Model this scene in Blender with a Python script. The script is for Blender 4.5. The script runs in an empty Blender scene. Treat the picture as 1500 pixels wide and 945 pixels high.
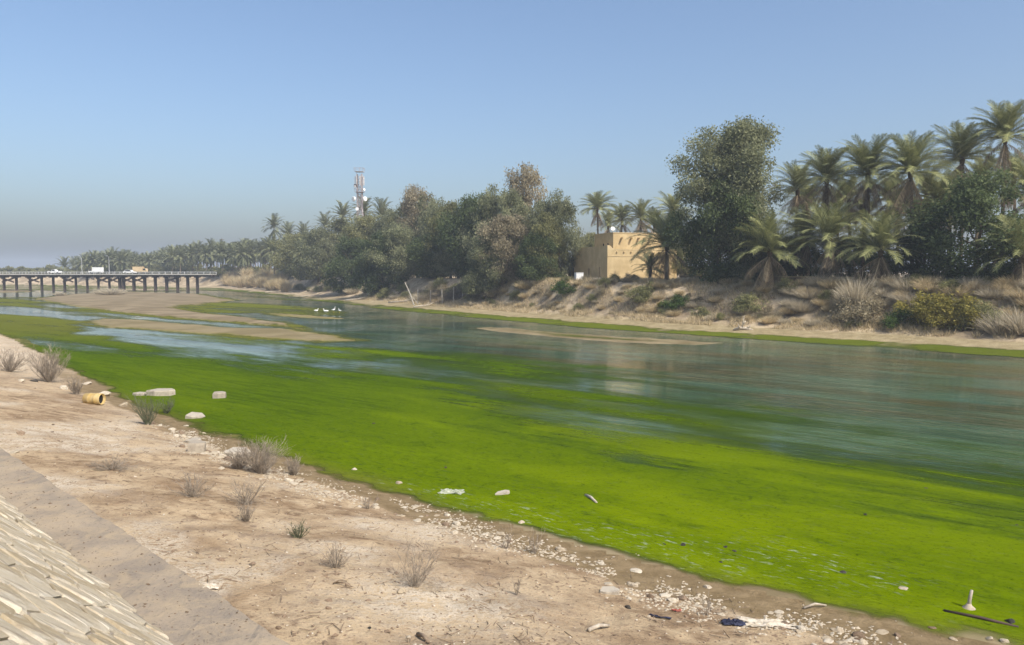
import bpy, math, random
import numpy as np
from mathutils import Vector, Matrix

sc = bpy.context.scene
COL = sc.collection
R = math.radians
rng = np.random.default_rng(7)
random.seed(11)

# ------------------------------------------------------------------ camera
EYE = 6.5
FPX = 1150.0
PITCH = math.atan((472.5 - 396.0) / FPX)
cam_d = bpy.data.cameras.new('camera')
cam_d.sensor_width = 36.0
cam_d.lens = FPX / 1500.0 * 36.0
cam_d.clip_start = 0.1
cam_d.clip_end = 9000
cam = bpy.data.objects.new('camera', cam_d)
cam.location = (0, 0, EYE)
cam.rotation_euler = (math.pi / 2 - PITCH, 0, 0)
COL.objects.link(cam)
sc.camera = cam

# ------------------------------------------------------------------ sky and sun
SUN_EL = R(47.0)
SUN_H = Vector((0.70, -0.71, 0)).normalized()          # horizontal direction towards the sun
world = bpy.data.worlds.new('World')
sc.world = world
world.use_nodes = True
wn = world.node_tree
for n in list(wn.nodes):
    wn.nodes.remove(n)
w_out = wn.nodes.new('ShaderNodeOutputWorld')
w_bg = wn.nodes.new('ShaderNodeBackground')
w_sky = wn.nodes.new('ShaderNodeTexSky')
w_sky.sky_type = 'NISHITA'
w_sky.sun_disc = False
w_sky.sun_elevation = SUN_EL
w_sky.sun_rotation = math.atan2(SUN_H.x, SUN_H.y)
w_sky.altitude = 0
w_sky.air_density = 1.0
w_sky.dust_density = 3.4
w_sky.ozone_density = 3.5
w_bg.inputs['Strength'].default_value = 0.15
wn.links.new(w_sky.outputs[0], w_bg.inputs['Color'])
wn.links.new(w_bg.outputs[0], w_out.inputs['Surface'])

sun_d = bpy.data.lights.new('sun', 'SUN')
sun_d.energy = 4.0
sun_d.angle = R(0.53)
sun_d.color = (1.0, 0.94, 0.85)
sun = bpy.data.objects.new('sun', sun_d)
to_sun = Vector((SUN_H.x * math.cos(SUN_EL), SUN_H.y * math.cos(SUN_EL), math.sin(SUN_EL)))
sun.rotation_euler = to_sun.to_track_quat('Z', 'Y').to_euler()
sun.location = (60, -60, 80)
COL.objects.link(sun)

vs = sc.view_settings
vs.view_transform = 'Standard'
vs.look = 'None'
vs.exposure = 0.32
vs.gamma = 1.0
vs.use_curve_mapping = False
sc.cycles.max_bounces = 4
sc.cycles.diffuse_bounces = 2
sc.cycles.glossy_bounces = 2
sc.cycles.transmission_bounces = 2
sc.cycles.transparent_max_bounces = 6
sc.cycles.caustics_reflective = False
sc.cycles.caustics_refractive = False
sc.cycles.volume_bounces = 0

# ------------------------------------------------------------------ surveying helpers
CP, SP = math.cos(PITCH), math.sin(PITCH)


def ray(px, py):
    a = (px - 750.0) / FPX
    b = (472.5 - py) / FPX
    return a, CP + b * SP, b * CP - SP


def at_z(px, py, z=0.0):
    dx, dy, dz = ray(px, py)
    t = (z - EYE) / dz
    return dx * t, dy * t, z


def at_Y(px, py, Y):
    dx, dy, dz = ray(px, py)
    t = Y / dy
    return dx * t, Y, EYE + dz * t


def hash2(ix, iy, seed):
    h = (ix.astype(np.int64) * 374761393 + iy.astype(np.int64) * 668265263 + seed * 974634777) & 0xFFFFFFFF
    h = ((h ^ (h >> 13)) * 1274126177) & 0xFFFFFFFF
    h = h ^ (h >> 16)
    return (h & 0xFFFFFF) / float(0xFFFFFF)


def vnoise(x, y, seed=0):
    x = np.asarray(x, float); y = np.asarray(y, float)
    ix = np.floor(x); iy = np.floor(y)
    fx = x - ix; fy = y - iy
    fx = fx * fx * (3 - 2 * fx); fy = fy * fy * (3 - 2 * fy)
    a = hash2(ix, iy, seed); b = hash2(ix + 1, iy, seed)
    c = hash2(ix, iy + 1, seed); d = hash2(ix + 1, iy + 1, seed)
    return (a * (1 - fx) + b * fx) * (1 - fy) + (c * (1 - fx) + d * fx) * fy


def fbm(x, y, octs=4, seed=0, gain=0.5):
    s = 0; a = 1; t = 0
    for o in range(octs):
        s = s + a * vnoise(x * 2 ** o + 17.3 * o, y * 2 ** o - 9.1 * o, seed + o)
        t += a; a *= gain
    return s / t


def sstep(a, b, x):
    t = np.clip((x - a) / (b - a), 0, 1)
    return t * t * (3 - 2 * t)


def poly_dist(P, line, closed=False):
    L = np.asarray(line, float)[:, :2]
    if closed:
        L = np.vstack([L, L[:1]])
    best = np.full(len(P), 1e18)
    for i in range(len(L) - 1):
        a = L[i]; d = L[i + 1] - a
        q = P - a
        t = np.clip((q @ d) / (d @ d), 0, 1)
        e = q - t[:, None] * d
        best = np.minimum(best, (e * e).sum(1))
    return np.sqrt(best)


def in_poly(P, poly):
    L = np.asarray(poly, float)[:, :2]
    x, y = P[:, 0], P[:, 1]
    ins = np.zeros(len(P), bool)
    j = len(L) - 1
    for i in range(len(L)):
        xi, yi = L[i]; xj, yj = L[j]
        if yi != yj:
            c = ((yi > y) != (yj > y)) & (x < (xj - xi) * (y - yi) / (yj - yi) + xi)
            ins ^= c
        j = i
    return ins


def sdist(P, poly):
    d = poly_dist(P, poly, True)
    return np.where(in_poly(P, poly), d, -d)


def W(pts, z=0.0):
    return [at_z(a, b, z)[:2] for a, b in pts]


# ------------------------------------------------------------------ shorelines (plan view, metres)
NS = [(2600, -2330), (400, -330), (120, -75), (45, -14), (20, 4.5)] + \
     W([(1500, 958), (1400, 937), (1300, 915), (1150, 882), (1000, 842), (850, 800), (760, 775), (640, 742), (540, 703),
        (420, 670), (300, 632), (230, 600), (160, 572), (110, 548), (60, 520), (20, 499)]) + \
     [(-56, 84), (-75, 105), (-120, 155), (-175, 215), (-200, 245), (-240, 285), (-330, 310), (-700, 340), (-2600, 400)]
FS = [(2600, -2150), (300, -165), (120, -18), (70, 29)] + \
     W([(1500, 520), (1350, 509), (1200, 500), (1000, 487), (850, 476), (700, 463), (600, 454), (500, 443), (420, 433),
        (350, 426), (310, 422)]) + \
     [(-150, 318), (-230, 350), (-400, 385), (-700, 420), (-2600, 500)]
NEAR_POLY = NS + [(-2600, -2600), (2600, -2600)]
FAR_POLY = FS + [(-2600, 2600), (2600, 2600)]
LEDGE_R = [(1800, -1830), (60, -53.5), (4.0, 3.1), (-3.1, 10.3), (-13.8, 21.2), (-35, 43.5), (-60, 72), (-92, 112), (-138, 160), (-195, 218),
           (-222, 246), (-260, 278), (-340, 300), (-700, 328), (-2600, 385)]
LEDGE_POLY = LEDGE_R + [(-2600, -2600), (1800, -2600)]
LEDGE_Z = 1.55
LEDGE_W = 1.12
TOP_Z = 4.9

BARS = [
    (W([(48, 438), (110, 431), (200, 428), (290, 431), (344, 440), (300, 446), (255, 451), (300, 459), (370, 466),
        (430, 476), (445, 483), (400, 478), (330, 472), (260, 467), (180, 459), (120, 451), (80, 444)]), 0.22, 2.5),
    (W([(110, 472), (150, 466), (230, 470), (330, 479), (420, 481), (480, 488), (532, 500), (470, 501), (380, 497),
        (300, 490), (220, 485), (150, 480)]), 0.10, 2.0),
    (W([(380, 458), (440, 460), (515, 467), (480, 468), (400, 463)]), 0.07, 1.2),
    (W([(670, 480), (720, 478), (840, 487), (900, 491), (990, 496), (1092, 503), (1020, 507), (900, 503), (825, 497),
        (744, 489)]), 0.03, 1.6),
    (W([(-60, 425), (45, 425), (48, 427.5), (-60, 430)]), 0.2, 2.0),
]


def terrain(P):
    """ground height, near-land distance, far-land distance, bar height for plan points P (N,2)"""
    P = np.asarray(P, float)
    wob = 0.5 * (fbm(P[:, 0] * 0.35, P[:, 1] * 0.35, 3, 3) - 0.5)
    dn = sdist(P, NEAR_POLY) + wob * 1.2
    df = sdist(P, FAR_POLY) + wob * 2.0
    z = np.zeros(len(P))
    # river bed
    shore = np.minimum(-dn, -df)
    z = -np.clip(0.09 * np.maximum(shore - 1.1 * (-dn < -df), 0), 0, 0.9) + np.where((-dn < -df) & (shore < 1.1), 0.012, -0.01)
    bar = np.full(len(P), -1e9)
    for poly, h, w in BARS:
        pa = np.array(poly)
        k = np.where((P >= pa.min(0) - 8).all(1) & (P <= pa.max(0) + 8).all(1))[0]
        if len(k):
            d = sdist(P[k], poly) + 4.0 * wob[k]
            b = -0.25 + (0.25 + h) * sstep(-w, w, d)
            bar[k] = np.maximum(bar[k], np.where(d > -w * 1.2, b, -1e9))
    wat = (dn <= 0) & (df <= 0)
    z = np.where(wat, np.maximum(z, bar), z)
    # near bank
    dl = sdist(P, LEDGE_POLY)
    b = np.maximum(-dl, 0)
    t = np.clip(dn / np.maximum(dn + b, 1e-3), 0, 1)
    sand = (LEDGE_Z - 0.05) * (0.55 * t + 0.45 * sstep(0, 1, t))
    rough = sstep(0.1, 0.5, t) * (1 - sstep(0.93, 1.0, t))
    sand = sand + rough * (0.16 * (fbm(P[:, 0] * 0.8, P[:, 1] * 0.8, 4, 21) - 0.5) + 0.07 * (fbm(P[:, 0] * 3.1, P[:, 1] * 3.1, 3, 5) - 0.5))
    back = np.clip(LEDGE_Z - 0.4 + np.maximum(dl - LEDGE_W - 0.2, 0) * 0.85, LEDGE_Z - 0.4, TOP_Z)
    nb = np.where(dl > 0.25, back, sand)
    z = np.where(dn > 0, np.maximum(nb, 0.012), z)
    # far bank
    e = fbm(P[:, 0] * 0.12, P[:, 1] * 0.12, 3, 9)
    df2 = df + 0.9 * (e - 0.5) * sstep(3, 9, df)
    df2 = df2 + 3.2 * np.exp(-((P[:, 0] - 11.0) / 9.0) ** 2) * sstep(3.0, 11.0, df2)
    f = 0.10 * np.clip(df2, 0, 5) + 0.45 * sstep(6.0, 7.0, df2) + 0.9 * sstep(7, 12, df2) + 3.1 * sstep(8.5, 14.0, df2)
    f = f + sstep(5, 9, df) * (0.16 * (fbm(P[:, 0] * 0.4, P[:, 1] * 0.4, 4, 33) - 0.5))
    far_fade = sstep(150, 260, P[:, 1])
    f = f * (1 - 0.15 * far_fade)
    z = np.where(df > 0, f, z)
    return z, dn, df, bar


def tz(x, y):
    return float(terrain(np.array([[x, y]]))[0][0])


def ground_at(px, py):
    """first point of the near bank or the water along the sight line through a surveyed pixel"""
    dx, dy, dz = ray(px, py)
    t0, t1 = 5.0, 400.0
    for k in range(3):
        t = np.linspace(t0, t1, 160 if k == 0 else 40)
        P = np.stack([dx * t, dy * t], 1)
        z = np.maximum(terrain(P)[0], 0.0)
        i = int(np.argmax(EYE + dz * t <= z))
        t0, t1 = t[max(0, i - 1)], t[i]
    return float(P[i, 0]), float(P[i, 1]), float(z[i])


def far_at(px, off):
    """plan point `off` metres behind the far shoreline in the direction of column px"""
    k = (px - 750.0) / FPX
    t0, t1 = 40.0, 900.0
    for q in range(2):
        t = np.linspace(t0, t1, 120 if q == 0 else 60)
        P = np.stack([k * t, t], 1)
        i = int(np.argmax(sdist(P, FAR_POLY) >= off))
        t0, t1 = t[max(0, i - 1)], t[i]
    x, y = P[i]
    return float(x), float(y)


# ------------------------------------------------------------------ node / material helpers
def new_mat(name):
    m = bpy.data.materials.new(name)
    m.use_nodes = True
    nt = m.node_tree
    b = nt.nodes.get('Principled BSDF')
    b.inputs['Specular IOR Level'].default_value = 0.06
    return m, nt, b


def N(nt, t, **kw):
    n = nt.nodes.new(t)
    for k, v in kw.items():
        setattr(n, k, v)
    return n


def noise(nt, vec, scale, detail=4, rough=0.55, dist=0.0):
    n = N(nt, 'ShaderNodeTexNoise')
    n.inputs['Scale'].default_value = scale
    n.inputs['Detail'].default_value = detail
    n.inputs['Roughness'].default_value = rough
    n.inputs['Distortion'].default_value = dist
    nt.links.new(vec, n.inputs['Vector'])
    return n.outputs['Fac']


def ramp(nt, fac, a, b):
    n = N(nt, 'ShaderNodeMapRange', interpolation_type='SMOOTHSTEP')
    n.inputs['From Min'].default_value = a
    n.inputs['From Max'].default_value = b
    nt.links.new(fac, n.inputs['Value'])
    return n.outputs['Result']


def mixc(nt, fac, a, b, blend='MIX'):
    n = N(nt, 'ShaderNodeMix', data_type='RGBA', blend_type=blend)
    if isinstance(fac, (int, float)):
        n.inputs[0].default_value = fac
    else:
        nt.links.new(fac, n.inputs[0])
    for i, c in ((6, a), (7, b)):
        if isinstance(c, tuple):
            n.inputs[i].default_value = (*c, 1)
        else:
            nt.links.new(c, n.inputs[i])
    return n.outputs[2]


def mth(nt, op, a, b=None, c=None):
    n = N(nt, 'ShaderNodeMath', operation=op)
    for i, v in enumerate((a, b, c)):
        if v is None:
            continue
        if isinstance(v, (int, float)):
            n.inputs[i].default_value = v
        else:
            nt.links.new(v, n.inputs[i])
    return n.outputs[0]


def attr(nt, name):
    return N(nt, 'ShaderNodeAttribute', attribute_name=name).outputs['Fac']


def bump(nt, bsdf, h, strength, dist):
    n = N(nt, 'ShaderNodeBump')
    n.inputs['Strength'].default_value = strength
    n.inputs['Distance'].default_value = dist
    nt.links.new(h, n.inputs['Height'])
    nt.links.new(n.outputs[0], bsdf.inputs['Normal'])
    return n


def objco(nt):
    return N(nt, 'ShaderNodeTexCoord').outputs['Object']


def mapped(nt, vec, scale=(1, 1, 1), rotz=0.0):
    n = N(nt, 'ShaderNodeMapping')
    n.inputs['Scale'].default_value = scale
    n.inputs['Rotation'].default_value = (0, 0, rotz)
    nt.links.new(vec, n.inputs['Vector'])
    return n.outputs[0]


def plain(name, c1, c2, scale=3.0, rough=0.8, bstr=0.3, bdist=0.02, metal=0.0, var=0.0):
    m, nt, b = new_mat(name)
    v = objco(nt)
    f = noise(nt, v, scale, 6, 0.6)
    col = mixc(nt, ramp(nt, f, 0.35, 0.68), c1, c2)
    if var:
        oi = N(nt, 'ShaderNodeObjectInfo').outputs['Random']
        k = mth(nt, 'MULTIPLY_ADD', oi, 2 * var, 1 - var)
        col = mixc(nt, 1.0, col, comb(nt, k), 'MULTIPLY')
    nt.links.new(col, b.inputs['Base Color'])
    b.inputs['Roughness'].default_value = rough
    b.inputs['Metallic'].default_value = metal
    if bstr:
        bump(nt, b, noise(nt, v, scale * 6, 4), bstr, bdist)
    return m


def comb(nt, v):
    n = N(nt, 'ShaderNodeCombineColor')
    for i in range(3):
        nt.links.new(v, n.inputs[i])
    return n.outputs[0]


def leafmat(name, dark, light, trans=0.45, rough=0.6, hvar=0.12):
    """leaf: colour varies leaf by leaf (attribute var) and tree by tree"""
    m, nt, b = new_mat(name)
    va = attr(nt, 'var')
    col = mixc(nt, va, dark, light)
    oi = N(nt, 'ShaderNodeObjectInfo').outputs['Random']
    k = mth(nt, 'MULTIPLY_ADD', oi, 2 * hvar, 1.2 - hvar)
    col = mixc(nt, 1.0, col, comb(nt, k), 'MULTIPLY')
    nt.links.new(col, b.inputs['Base Color'])
    b.inputs['Roughness'].default_value = rough
    b.inputs['Specular IOR Level'].default_value = 0.12
    if trans:
        tr = N(nt, 'ShaderNodeBsdfTranslucent')
        nt.links.new(col, tr.inputs['Color'])
        mx = N(nt, 'ShaderNodeMixShader')
        mx.inputs[0].default_value = trans
        nt.links.new(b.outputs[0], mx.inputs[1])
        nt.links.new(tr.outputs[0], mx.inputs[2])
        nt.links.new(mx.outputs[0], nt.nodes['Material Output'].inputs['Surface'])
    return m


# ------------------------------------------------------------------ mesh helpers
def np_mesh(name, V, F, mat=None, smooth=False, attrs=None):
    V = np.asarray(V, np.float32); F = np.asarray(F, np.int32)
    me = bpy.data.meshes.new(name)
    k = F.shape[1]
    me.vertices.add(len(V)); me.loops.add(F.size); me.polygons.add(len(F))
    me.vertices.foreach_set('co', V.ravel())
    me.loops.foreach_set('vertex_index', F.ravel())
    me.polygons.foreach_set('loop_start', np.arange(0, F.size, k, dtype=np.int32))
    me.polygons.foreach_set('use_smooth', np.full(len(F), smooth))
    for an, av in (attrs or {}).items():
        a = me.attributes.new(an, 'FLOAT', 'POINT')
        a.data.foreach_set('value', np.asarray(av, np.float32))
    me.update(calc_edges=True)
    if mat:
        me.materials.append(mat)
    return me


class MB:
    """collects simple solids into one mesh"""
    def __init__(s):
        s.v = []; s.f = []

    def add(s, vs, fs):
        o = len(s.v)
        s.v += [tuple(p) for p in vs]
        s.f += [tuple(i + o for i in f) for f in fs]
        return s

    def box(s, x0, x1, y0, y1, z0, z1, M=None):
        vs = [Vector(p) for p in ((x0, y0, z0), (x1, y0, z0), (x1, y1, z0), (x0, y1, z0), (x0, y0, z1), (x1, y0, z1), (x1, y1, z1), (x0, y1, z1))]
        if M is not None:
            vs = [M @ p for p in vs]
        return s.add(vs, [(3, 2, 1, 0), (4, 5, 6, 7), (0, 1, 5, 4), (1, 2, 6, 5), (2, 3, 7, 6), (3, 0, 4, 7)])

    def tube(s, pts, rad, n=6, cap=True):
        pts = [Vector(p) for p in pts]
        if isinstance(rad, (int, float)):
            rad = [rad] * len(pts)
        rings = []
        up = Vector((0.13, 0.31, 0.94)).normalized()
        for i, p in enumerate(pts):
            d = (pts[min(i + 1, len(pts) - 1)] - pts[max(i - 1, 0)]).normalized()
            a = d.cross(up)
            if a.length < 1e-3:
                a = d.cross(Vector((1, 0, 0)))
            a.normalize(); b = d.cross(a)
            rings.append([p + (a * math.cos(2 * math.pi * k / n) + b * math.sin(2 * math.pi * k / n)) * rad[i] for k in range(n)])
        vs = [q for r in rings for q in r]
        fs = []
        for i in range(len(pts) - 1):
            for k in range(n):
                k2 = (k + 1) % n
                fs.append((i * n + k, i * n + k2, (i + 1) * n + k2, (i + 1) * n + k))
        if cap:
            fs.append(tuple(range(n - 1, -1, -1)))
            fs.append(tuple((len(pts) - 1) * n + k for k in range(n)))
        return s.add(vs, fs)

    def bar(s, a, b, w, h=None):
        """square bar from a to b"""
        h = h or w
        a = Vector(a); b = Vector(b)
        d = (b - a).normalized()
        u = d.cross(Vector((0, 0, 1)))
        if u.length < 1e-3:
            u = Vector((1, 0, 0))
        u.normalize(); v = u.cross(d)
        vs = []
        for p in (a, b):
            for su, sv in ((-1, -1), (1, -1), (1, 1), (-1, 1)):
                vs.append(p + u * su * w / 2 + v * sv * h / 2)
        return s.add(vs, [(3, 2, 1, 0), (4, 5, 6, 7), (0, 1, 5, 4), (1, 2, 6, 5), (2, 3, 7, 6), (3, 0, 4, 7)])

    def prism(s, poly, y0, y1):
        """polygon in x,z extruded along y"""
        n = len(poly)
        vs = [(x, y0, z) for x, z in poly] + [(x, y1, z) for x, z in poly]
        fs = [tuple(range(n)), tuple(range(2 * n - 1, n - 1, -1))]
        for i in range(n):
            j = (i + 1) % n
            fs.append((i, i + n, j + n, j))
        return s.add(vs, fs)

    def lathe(s, prof, n=14, M=None):
        """profile (r,z) turned round z"""
        vs = []
        for r, z in prof:
            for k in range(n):
                p = Vector((r * math.cos(2 * math.pi * k / n), r * math.sin(2 * math.pi * k / n), z))
                vs.append(M @ p if M is not None else p)
        fs = []
        for i in range(len(prof) - 1):
            for k in range(n):
                k2 = (k + 1) % n
                fs.append((i * n + k, i * n + k2, (i + 1) * n + k2, (i + 1) * n + k))
        fs.append(tuple(range(n - 1, -1, -1)))
        fs.append(tuple((len(prof) - 1) * n + k for k in range(n)))
        return s.add(vs, fs)

    def mesh(s, name, mat=None, smooth=False):
        me = bpy.data.meshes.new(name)
        me.from_pydata([tuple(p) for p in s.v], [], s.f)
        if smooth:
            me.polygons.foreach_set('use_smooth', np.full(len(me.polygons), True))
        me.update()
        if mat:
            me.materials.append(mat)
        return me


def link(name, me, parent=None, loc=(0, 0, 0), rz=0.0, scale=None):
    o = bpy.data.objects.new(name, me)
    COL.objects.link(o)
    o.location = loc
    o.rotation_euler = (0, 0, rz)
    if scale is not None:
        o.scale = scale
    if parent:
        o.parent = parent
    return o


def tag(o, label=None, cat=None, group=None, kind=None):
    if label: o['label'] = label
    if cat: o['category'] = cat
    if group: o['group'] = group
    if kind: o['kind'] = kind
    return o


def root(name, label, cat, loc, rz=0.0, group=None, scale=None):
    return tag(link(name, None, None, loc, rz, scale), label, cat, group)

# ================================================================== SETTING: terrain
ang = np.concatenate([np.arange(-180, -44, 4.0), np.arange(-44, 44, 0.15), np.arange(44, 180, 4.0)])
rad = np.concatenate([[1.5, 3.0], 4.0 * 1.0135 ** np.arange(0, 482)])
NA, NR = len(ang), len(rad)
aa, rr = np.meshgrid(np.radians(ang), rad, indexing='ij')
GP = np.stack([(np.sin(aa) * rr).ravel(), (np.cos(aa) * rr).ravel()], 1)
gz, gdn, gdf, gbar = terrain(GP)
ii, jj = np.meshgrid(np.arange(NA), np.arange(NR - 1), indexing='ij')
i2 = (ii + 1) % NA
GF = np.stack([ii * NR + jj, i2 * NR + jj, i2 * NR + jj + 1, ii * NR + jj + 1], -1).reshape(-1, 4)[:, ::-1]
GF = GF[:, ::-1] if False else GF


def sub_mesh(name, V, F, keep, mat, smooth=True, attrs=None):
    F = F[keep]
    used = np.unique(F)
    idx = np.full(len(V), -1, np.int64)
    idx[used] = np.arange(len(used))
    return np_mesh(name, V[used], idx[F], mat, smooth, {k: a[used] for k, a in (attrs or {}).items()})


# ---- ground material
def ground_mat():
    m, nt, b = new_mat('near_bank_sand')
    v = objco(nt)
    big = noise(nt, v, 0.55, 5, 0.6, 0.4)
    mid = noise(nt, v, 2.3, 6, 0.62, 0.3)
    fine = noise(nt, v, 14, 5, 0.65)
    grit = noise(nt, v, 60, 3, 0.7)
    col = mixc(nt, ramp(nt, big, 0.36, 0.62), (0.285, 0.198, 0.115), (0.46, 0.345, 0.212))
    col = mixc(nt, ramp(nt, mid, 0.50, 0.72), col, (0.165, 0.105, 0.062))
    col = mixc(nt, mth(nt, 'MULTIPLY', ramp(nt, mid, 0.5, 0.3), 0.6), col, (0.56, 0.44, 0.29))
    salt = mth(nt, 'MULTIPLY', attr(nt, 'salt'), ramp(nt, mth(nt, 'ADD', mth(nt, 'MULTIPLY', fine, 0.6), mth(nt, 'MULTIPLY', mid, 0.5)), 0.46, 0.62))
    col = mixc(nt, salt, col, (0.62, 0.53, 0.40))
    col = mixc(nt, mth(nt, 'MULTIPLY', ramp(nt, fine, 0.53, 0.70), 0.7), col, (0.17, 0.115, 0.075))
    col = mixc(nt, mth(nt, 'MULTIPLY', ramp(nt, grit, 0.6, 0.75), 0.5), col, (0.62, 0.52, 0.38))
    col = mixc(nt, mth(nt, 'MULTIPLY', ramp(nt, grit, 0.4, 0.28), 0.5), col, (0.13, 0.09, 0.06))
    clod = noise(nt, v, 6.5, 5, 0.75, 0.7)
    col = mixc(nt, mth(nt, 'MULTIPLY', ramp(nt, clod, 0.58, 0.68), 0.75), col, (0.155, 0.10, 0.06))
    col = mixc(nt, mth(nt, 'MULTIPLY', ramp(nt, clod, 0.40, 0.30), 0.55), col, (0.56, 0.45, 0.31))
    wetc = mixc(nt, ramp(nt, mid, 0.35, 0.65), (0.185, 0.132, 0.068), (0.265, 0.195, 0.108))
    wet = ramp(nt, mth(nt, 'ADD', attr(nt, 'wet'), mth(nt, 'MULTIPLY', mth(nt, 'SUBTRACT', mid, 0.5), 0.7)), 0.35, 0.72)
    col = mixc(nt, wet, col, wetc)
    nt.links.new(col, b.inputs['Base Color'])
    b.inputs['Roughness'].default_value = 0.92
    h = mth(nt, 'ADD', mth(nt, 'MULTIPLY', fine, 1.0), mth(nt, 'MULTIPLY', grit, 0.35))
    h = mth(nt, 'ADD', h, mth(nt, 'MULTIPLY', mid, 1.4))
    bump(nt, b, h, 0.75, 0.06)
    return m


def far_mat():
    m, nt, b = new_mat('far_bank_soil')
    v = objco(nt)
    big = noise(nt, v, 0.22, 5, 0.6, 0.5)
    mid = noise(nt, v, 0.9, 6, 0.65)
    fine = noise(nt, v, 5, 5, 0.7)
    col = mixc(nt, ramp(nt, big, 0.38, 0.62), (0.31, 0.24, 0.155), (0.54, 0.43, 0.285))
    col = mixc(nt, ramp(nt, mid, 0.5, 0.7), col, (0.20, 0.15, 0.10))
    strip = mixc(nt, ramp(nt, mid, 0.35, 0.65), (0.37, 0.30, 0.175), (0.27, 0.215, 0.115))
    col = mixc(nt, attr(nt, 'strand'), col, strip)
    col = mixc(nt, mth(nt, 'MULTIPLY', ramp(nt, fine, 0.55, 0.75), 0.6), col, (0.10, 0.075, 0.05))
    nt.links.new(col, b.inputs['Base Color'])
    b.inputs['Roughness'].default_value = 0.95
    bump(nt, b, mth(nt, 'ADD', mid, mth(nt, 'MULTIPLY', fine, 0.5)), 0.8, 0.25)
    return m


def bed_mat():
    m, nt, b = new_mat('riverbed_mud')
    v = objco(nt)
    big = noise(nt, v, 0.16, 5, 0.6, 0.5)
    mid = noise(nt, mapped(nt, v, (0.35, 1.2, 1), R(40)), 1.0, 6, 0.62)
    col = mixc(nt, ramp(nt, big, 0.38, 0.62), (0.18, 0.138, 0.078), (0.27, 0.213, 0.13))
    col = mixc(nt, ramp(nt, mid, 0.5, 0.72), col, (0.165, 0.125, 0.07))
    col = mixc(nt, mth(nt, 'MULTIPLY', attr(nt, 'damp'), ramp(nt, mid, 0.75, 0.4)), col, (0.19, 0.165, 0.045))
    nt.links.new(col, b.inputs['Base Color'])
    b.inputs['Roughness'].default_value = 0.8
    bump(nt, b, mid, 0.4, 0.08)
    return m


fz = np.array([gdn[GF].max(1), gdf[GF].max(1)])
near_f = fz[0] > 0
far_f = (~near_f) & (fz[1] > 0)
bed_f = ~(near_f | far_f)
GV = np.column_stack([GP, gz])
slt = sstep(0.45, 0.7, fbm(GP[:, 0] * 0.33 + 5, GP[:, 1] * 0.33, 3, 77)) * 0.9
sx, sy, _ = ground_at(640, 880)
slt = np.maximum(slt, np.exp(-((GP[:, 0] - sx) ** 2 + (GP[:, 1] - sy) ** 2) / 3.0))
slt = np.maximum(slt, 0.9 * sstep(35, 55, GP[:, 1]) * (gdn > 0))
wet = 1 - sstep(0.9, 2.3, gdn + 0.8 * (fbm(GP[:, 0] * 0.7, GP[:, 1] * 0.7, 3, 55) - 0.5))
wet = wet * (1 - 0.6 * sstep(30, 60, GP[:, 1]))
near_o = tag(link('near_bank', sub_mesh('near_bank', GV, GF, near_f, ground_mat(), True, {'salt': slt, 'wet': wet})), 'dry sandy near riverbank with pale salt crust and a damp edge', kind='structure')
strand = (1 - sstep(5.2, 6.4, gdf)) * sstep(-2, 0.2, gdf) * (1 - 0.85 * sstep(130, 220, GP[:, 1]))
far_o = tag(link('far_bank', sub_mesh('far_bank', GV, GF, far_f, far_mat(), True, {'strand': strand})), 'brown scrubby far riverbank rising to the palm grove', kind='structure')
damp = (1 - sstep(0.03, 0.14, gz)) * np.where(GP[:, 0] > -8, 0.15, 1.0)
bed_o = tag(link('riverbed', sub_mesh('riverbed', GV, GF, bed_f, bed_mat(), True, {'damp': damp})), 'shallow muddy riverbed with tan mud bars standing above the water', kind='structure')


# ---- algae layout in plan
def zone(P, px_poly, soft, val):
    poly = np.array(W(px_poly))
    lo = poly.min(0) - soft; hi = poly.max(0) + soft
    out = np.zeros(len(P))
    k = np.where((P >= lo).all(1) & (P <= hi).all(1))[0]
    out[k] = val * sstep(-soft, soft, sdist(P[k], poly))
    return out


FLOW = R(141)
fc, fs_ = math.cos(FLOW), math.sin(FLOW)


def along(P):
    return P[:, 0] * fc + P[:, 1] * fs_, -P[:, 0] * fs_ + P[:, 1] * fc


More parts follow.
